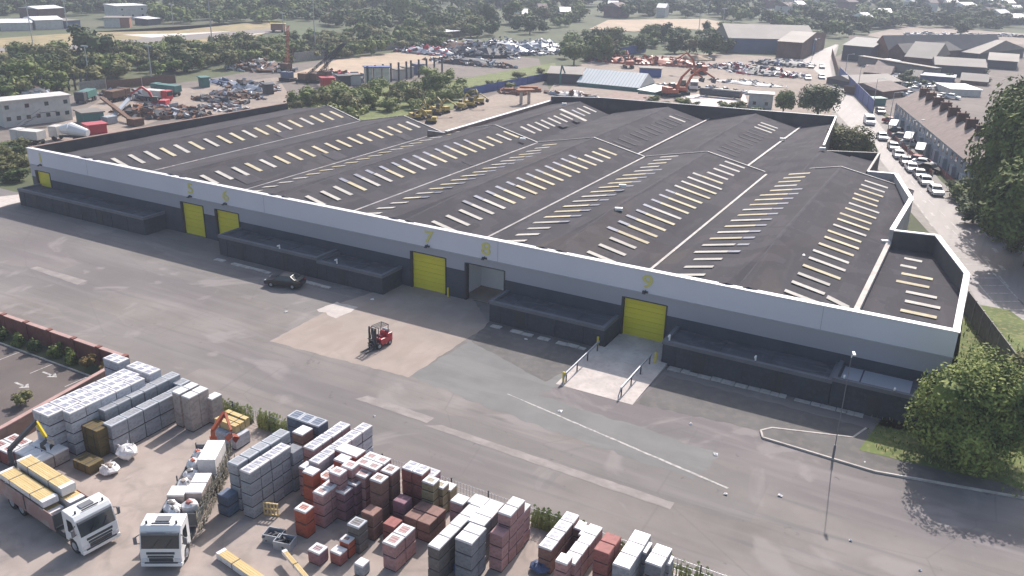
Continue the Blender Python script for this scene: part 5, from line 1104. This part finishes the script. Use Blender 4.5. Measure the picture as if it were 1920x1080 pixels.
for i,(px,py,rx,ry,h,c,n,l) in enumerate(((870,92,14,9,4,['rust','brickw','steel'],140,'rust'),(905,104,15,9,5,['dkwall','steel','cabin'],170,'a'),(950,98,16,10,5.5,['steel','dkwall','cabin','bluew','dkwall'],260,'b'),(1000,96,14,9,4.5,['steel','cabin','dkwall'],160,'c'),(1020,88,9,6,3,['sheetwhite','steel'],60,'d'),(880,120,18,5,2.5,['dkwall','rust','steel'],120,'e'),(800,100,14,6,3,['steel','forkred','dkwall'],120,'f'),(490,130,12,8,3,['rust','dkwall','steel','cabin'],130,'g'),(470,165,10,5,2,['steel','rust','dkwall'],90,'h'),(640,148,14,5,2.5,['dkwall','rust','forkred','bluew'],120,'i'),(240,182,10,4,2,['dkwall','rust','steel'],80,'j'),(270,216,9,4,2.2,['rust','oranged','dkwall'],90,'k'),(330,214,10,4,2,['rust','oranged','steel'],90,'l'),(360,216,5,3,1.8,['dkwall','rust'],40,'m'),(410,190,9,3,1.2,['dkwall','rust'],60,'n'),(445,180,9,3,1.6,['rust','dkwall','steel'],70,'o'),(420,156,7,3,1,['bluew','sheetwhite'],30,'p'),(40,176,16,4,2.6,['dkwall','steel','rust'],90,'q'),(430,206,10,3,1,['rust','cabin','steel'],50,'r'),
        (960,175,5,3,1.6,['oranged','brickw'],40,'s'),(1170,118,14,5,2.6,['orangep','rust','dkwall'],110,'t'),(1250,122,16,5,3.2,['orangep','orangep','dkwall'],120,'u'),(1300,112,8,6,2.5,['sand','dirt'],20,'v'),(1390,130,14,6,2,['dkwall','forkred','cabin','bluew'],110,'w'),(1440,140,14,7,2,['dkwall','forkred','sheetwhite','bluew'],130,'x'),(1470,122,12,8,2,['dkwall','cabin','bluew'],110,'y'),(1400,158,12,4,1.2,['cabin','dkwall'],60,'z'),(1330,170,16,3,1.2,['dkwall','steel','rust'],70,'aa'),(1070,180,8,3,1.4,['cabin','steel','rust'],50,'ab'))):
    heap(px,py,rx,ry,h,c,n,HL[i],1.0,'scrap heap',i)
M['digger'] = mat('faded_yellow_paint', (.36,.27,.07), .6, .2, 1)
for px,py,l in CL_: heap(px,py,10,5,1.4,['dkwall','brickw','steel','bluew'],90,l,.9,'yard clutter',3)
def excavator(px, py, rz, m, label, s=1.0, reach=1.0):
    p = G(px,py); e = empty('excavator', (p.x,p.y,.15), rz, label=label, cat='excavator'); e.scale = (s,s,s)
    for y in (-1.1,1.1): ob('track', MB().box(-1.9,1.9,y-.3,y+.3,0,.75), M['black'], e, bevel=.2)
    ob('body', MB().box(-1.9,1.2,-1.2,1.2,.9,1.7).box(-1.9,-.4,-1.2,1.2,1.7,2.2), M[m], e, bevel=.08); ob('cab', MB().box(-.2,1.1,.3,1.15,1.7,2.9), M['glass'], e, bevel=.06)
    a, b, c = Vector((1,-.2,1.6)), Vector((3.3*reach,-.2,4.6*reach)), Vector((6.0*reach,-.2,3.0*reach))
    ob('boom', MB().bar(a,(a+b)/2+Vector((-.3,0,.5)),.35,.5).bar((a+b)/2+Vector((-.3,0,.5)),b,.3,.42), M[m], e); ob('stick', MB().bar(b,c,.26,.34), M[m], e)
    ob('bucket', MB().add([(c.x-.5,c.y-.5,c.z),(c.x+.3,c.y-.5,c.z),(c.x+.1,c.y-.5,c.z-1),(c.x-.7,c.y-.5,c.z-.8),(c.x-.5,c.y+.5,c.z),(c.x+.3,c.y+.5,c.z),(c.x+.1,c.y+.5,c.z-1),(c.x-.7,c.y+.5,c.z-.8)],BF), M['darksteel'], e)
excavator(1275,178,.5,'orangep','orange excavator with raised boom beside white van',1.3,1.15); excavator(1258,182,.9,'orangep','second orange excavator left of the raised boom',1.2,1.3)
excavator(1178,128,2.2,'orangep','orange excavator at left of the orange heaps',1.1); excavator(1310,140,-2.4,'orangep','orange excavator beyond the blue container',1.2,1.2); excavator(300,208,3.6,'forkred','red and rusty excavator in the left yard',1.1)
for k,(px,py,rz,s,l) in enumerate(((780,226,1.0,.75,'front left'),(800,222,2.4,.8,'front middle'),(818,216,.3,.8,'front right'),(832,212,2.9,.7,'behind front right'),(866,206,1.7,.75,'middle left'),(882,202,.2,.75,'middle'),(898,196,2.5,.7,'middle right'),(808,232,3.6,.65,'nearest the roof edge'))): excavator(px,py,rz,'digger','small yellow digger parked '+l+' in the plant yard',s)
# concrete portal in the plant yard, stacks of pallets
p = G(984,196); e = empty('portal', (p.x,p.y,.15), .9, label='rusty topped concrete portal in the plant yard', cat='structure'); ob('leg', MB().box(-1.3,-.8,-.4,.4,0,3.2), M['stonecap'], e); ob('leg', MB().box(.8,1.3,-.4,.4,0,3.2), M['stonecap'], e); ob('beam', MB().box(-2.2,2.2,-1.2,1.2,3.2,3.6), M['oranged'], e)
for px,py,l in ((968,176,'left'),(995,172,'right')): p = G(px,py); tag(ob('steel_stack', MB().box(-3,3,-1,1,0,.5).box(-2.8,2.8,-.8,.8,.5,.9).box(-3,2,-.9,.7,.9,1.3), M['oranged'], loc=(p.x,p.y,.15), rz=.4), l+' stack of rusty plates in the plant yard', 'steel stack')
def truck(px, py, rz, cab, body, label, L=7, tank=False, nm='lorry'):
    p = G(px,py); e = empty(nm, (p.x,p.y,.1), rz, label=label, cat='lorry'); ob('cab', MB().box(-1.7,0,-1.15,1.15,.6,2.7), M[cab], e, bevel=.12); ob('windscreen', MB().box(-.02,.02,-1.0,1.0,1.5,2.4), M['glass'], e)
    if tank: ob('drum', MB().tube((-L,0,1.6),(-L*.55,0,2.2),.7,1.25,14).tube((-L*.55,0,2.2),(-2.1,0,2.0),1.25,.8,14), M[body], e)
    else: ob('body', MB().box(-L,-1.9,-1.2,1.2,1.0,2.6), M[body], e, bevel=.05)
    ob('chassis', MB().box(-L,-1.7,-.5,.5,.6,.95), M['darksteel'], e)
    for x in (-1,-L+.9,-L+2.1):
        for y in (-1,1): ob('wheel', MB().cyl((x,y,.45),(0,1,0),.48,.3,10), M['black'], e)
truck(100,262,R_(200),'cabin','sheetwhite','white cement mixer lorry by the side wall',7.5,True,'mixer_lorry'); truck(30,268,R_(195),'cabin','cabin','white lorry at the left edge behind warehouse corner',6)
truck(150,196,R_(-60),'dkwall','greenw','dark green lorry beside the site office',7); truck(320,192,R_(10),'forkred','cabin','red cabbed lorry in the left yard',7); truck(290,176,R_(185),'greenw','greenw','green tanker lorry across the left yard',8)
truck(240,186,R_(100),'rust','rust','rusty lorry chassis left of green tanker',6); truck(1300,172,R_(-70),'sheetwhite','sheetwhite','white van by the bright concrete pad',5)
p = G(1350,184); e = empty('tank', (p.x,p.y,.2), frame((1310,176),(1392,184))[1], label='long black cylindrical tank beside the bright pad', cat='tank'); ob('vessel', MB().tube((-5.5,0,1.2),(5.5,0,1.2),1.1,n=16), M['darksteel'], e, smooth=False); ob('cradle', MB().box(-4,-3.6,-.9,.9,0,.5).box(3.6,4,-.9,.9,0,.5), M['steel'], e); ob('end_cap', MB().tube((5.5,0,1.2),(5.75,0,1.2),1.1,.6,16), M['rust'], e)
# conveyors / screening arms
for k,(pa_,pb_,z0,z1,m_,l) in enumerate(((( 255,236),(195,212),.5,3.4,'rust','rusty orange screening conveyor in the left yard'),((205,232),(250,205),.5,3,'steel','grey conveyor crossing the orange one'))):
    a, b = G(*pa_), G(*pb_); d = b-a; e = empty('conveyor', (a.x,a.y,0), 0, label=l, cat='conveyor'); ob('arm', MB().bar((0,0,z0),(d.x,d.y,z1),.9,.4), M[m_], e); ob('leg', MB().bar((d.x*.6,d.y*.6,0),(d.x*.7,d.y*.7,z1*.65),.2), M['darksteel'], e); ob('hopper', MB().box(-1.2,1.2,-1.2,1.2,.2,1.6), M[m_], e)
# crane booms over the scrapyard
for k,(pa_,dx,dy,z,m_,l) in enumerate(((( 540,152),1,2,9,'rust','short dark crane boom at left'),((572,155),9,7,11,'dkwall','long dark crane boom leaning right'),((592,155),8,4,11,'dkwall','second dark crane boom leaning right'),((612,150),.4,.4,10,'dkwall','upright dark crane boom'),((538,135),-3,5,13,'orangep','slender orange crane boom leaning left'))):
    a = G(*pa_); e = empty('crane', (a.x,a.y,0), 0, label=l+' in scrapyard', cat='crane'); b = MB(); t0, t1 = Vector((0,0,1.5)), Vector((dx,dy,z)); nn = 10
    for sx,sy in ((-.4,-.4),(.4,-.4),(.4,.4),(-.4,.4)): b.bar(t0+Vector((sx,sy,0)),t1+Vector((sx*.5,sy*.5,0)),.16)
    for q in range(nn):
        u, v_ = t0.lerp(t1,q/nn), t0.lerp(t1,(q+1)/nn); b.bar(u+Vector((-.4,-.4,0)),v_+Vector((.4,.4,0)),.1); b.bar(u+Vector((.4,-.4,0)),v_+Vector((-.4,.4,0)),.1)
    ob('boom', b, M[m_], e); ob('cabin', MB().box(-1.6,1.2,-1.2,1.2,.9,2.6), M['rust' if k else 'bluew'], e, bevel=.1); ob('undercarriage', MB().box(-2,2,-1.5,1.5,0,.9), M['black'], e)
p = G(1050,160); e = empty('crane', (p.x,p.y,0), 1, label='teal knuckle crane by the dark open shed', cat='crane'); ob('mast', MB().tube((0,0,0),(0,0,3.2),.3), M['greenw'], e); ob('boom', MB().bar((0,0,3.2),(1,1,5.4),.35).bar((1,1,5.4),(2.5,1.5,3.0),.3), M['greenw'], e)
# stockade of dark steel posts
for k in range(12): p = G(34+12*k,178-1.0*k); tag(ob('steel_post', MB().box(-.18,.18,-.18,.18,0,4.2), M['dkwall'], loc=(p.x,p.y,0)), ORDS[k]+' steel post from the left in stockade behind site office', 'post', 'stockade posts')
for k in range(11): p = G(690+14.5*k-(k>5)*6,160-2.1*k); tag(ob('steel_post', MB().box(-.2,.2,-.2,.2,0,5.2), M['dkwall'], loc=(p.x,p.y,0)), ORDS[k]+' steel post from the left beside white skip stacks', 'post', 'posts beside skip stacks')
# floodlight masts
for k,(px,py,h,l) in enumerate(((62,84,19,'left of the dark tree'),(128,60,12,'beside the low white works'),(400,102,20,'over the left belt'),(592,98,19,'over the middle belt'),(168,152,9,'in front of the dark tree'),(285,150,9,'at the back of the left yard'),(325,48,9,'beyond the railway'),(532,62,8,'on the railway beside gantry'),(1310,60,8,'by the sandy field'),(1355,50,9,'right of the sandy field'))):
    p = G(px,py); e = empty('floodlight_mast', (p.x,p.y,0), 0, label='thin floodlight mast '+l, cat='mast'); ob('pole', MB().tube((0,0,0),(0,0,h),.2,.12,6), M['steel'], e)
    ob('lamp_head', MB().box(-1.3,1.3,-.2,.2,h,h+.35), M['steel'], e)
p = G(522,60); e = empty('signal_gantry', (p.x,p.y,0), .6, label='yellow railway machine on the track at the embankment end', cat='railway vehicle'); ob('body', MB().box(-3,3,-1.2,1.2,.8,3.4), M['oranged'], e, bevel=.1); ob('roof', MB().box(-3.3,3.3,-1.3,1.3,3.5,3.7), M['yellowpaint'], e); ob('wheel', MB().box(-2.6,-1.4,-1.1,1.1,0,.8).box(1.4,2.6,-1.1,1.1,0,.8), M['black'], e)
for k in range(7):
    px,py = 1575+(k%2)*45+k*3, 118+k*14; p = (G(px,py)); 
for k,(px,py) in enumerate(((1636,205),(1607,175),(1583,148),(1522,112),(1700,300),(1666,236))):
    p = G(px,py); e = empty('street_lamp', (p.x,p.y,.05), rz0+1.57, label='street lamp number '+['one beside the hoarding end','two along the hoarding','three at the far hoarding','four at the road crest','five by the parked row','six at the terrace end'][k].split(' ',1)[1], cat='street lamp', group='street lamps along the road'); ob('pole', MB().tube((0,0,0),(0,0,7.5),.09,.06,6).bar((0,0,7.5),(1.4,0,7.7),.07), M['steel'], e); ob('lamp_head', MB().box(1.3,1.9,-.12,.12,7.62,7.76), M['steel'], e)

# ================================================================ AIR
hz = MB().box(-2450,1450,-350,2650,-1,38.5)
hm = bpy.data.materials.new('haze'); hm.use_nodes = True; n_ = hm.node_tree.nodes; n_.remove(n_['Principled BSDF'])
pv = n_.new('ShaderNodeVolumePrincipled'); pv.inputs['Color'].default_value = (.70,.76,.92,1); pv.inputs['Density'].default_value = HAZE; pv.inputs['Anisotropy'].default_value = .1
hm.node_tree.links.new(pv.outputs[0], n_['Material Output'].inputs['Volume'])
tag(ob('haze', hz, hm), kind='stuff')
print('objects', len(sc.objects))
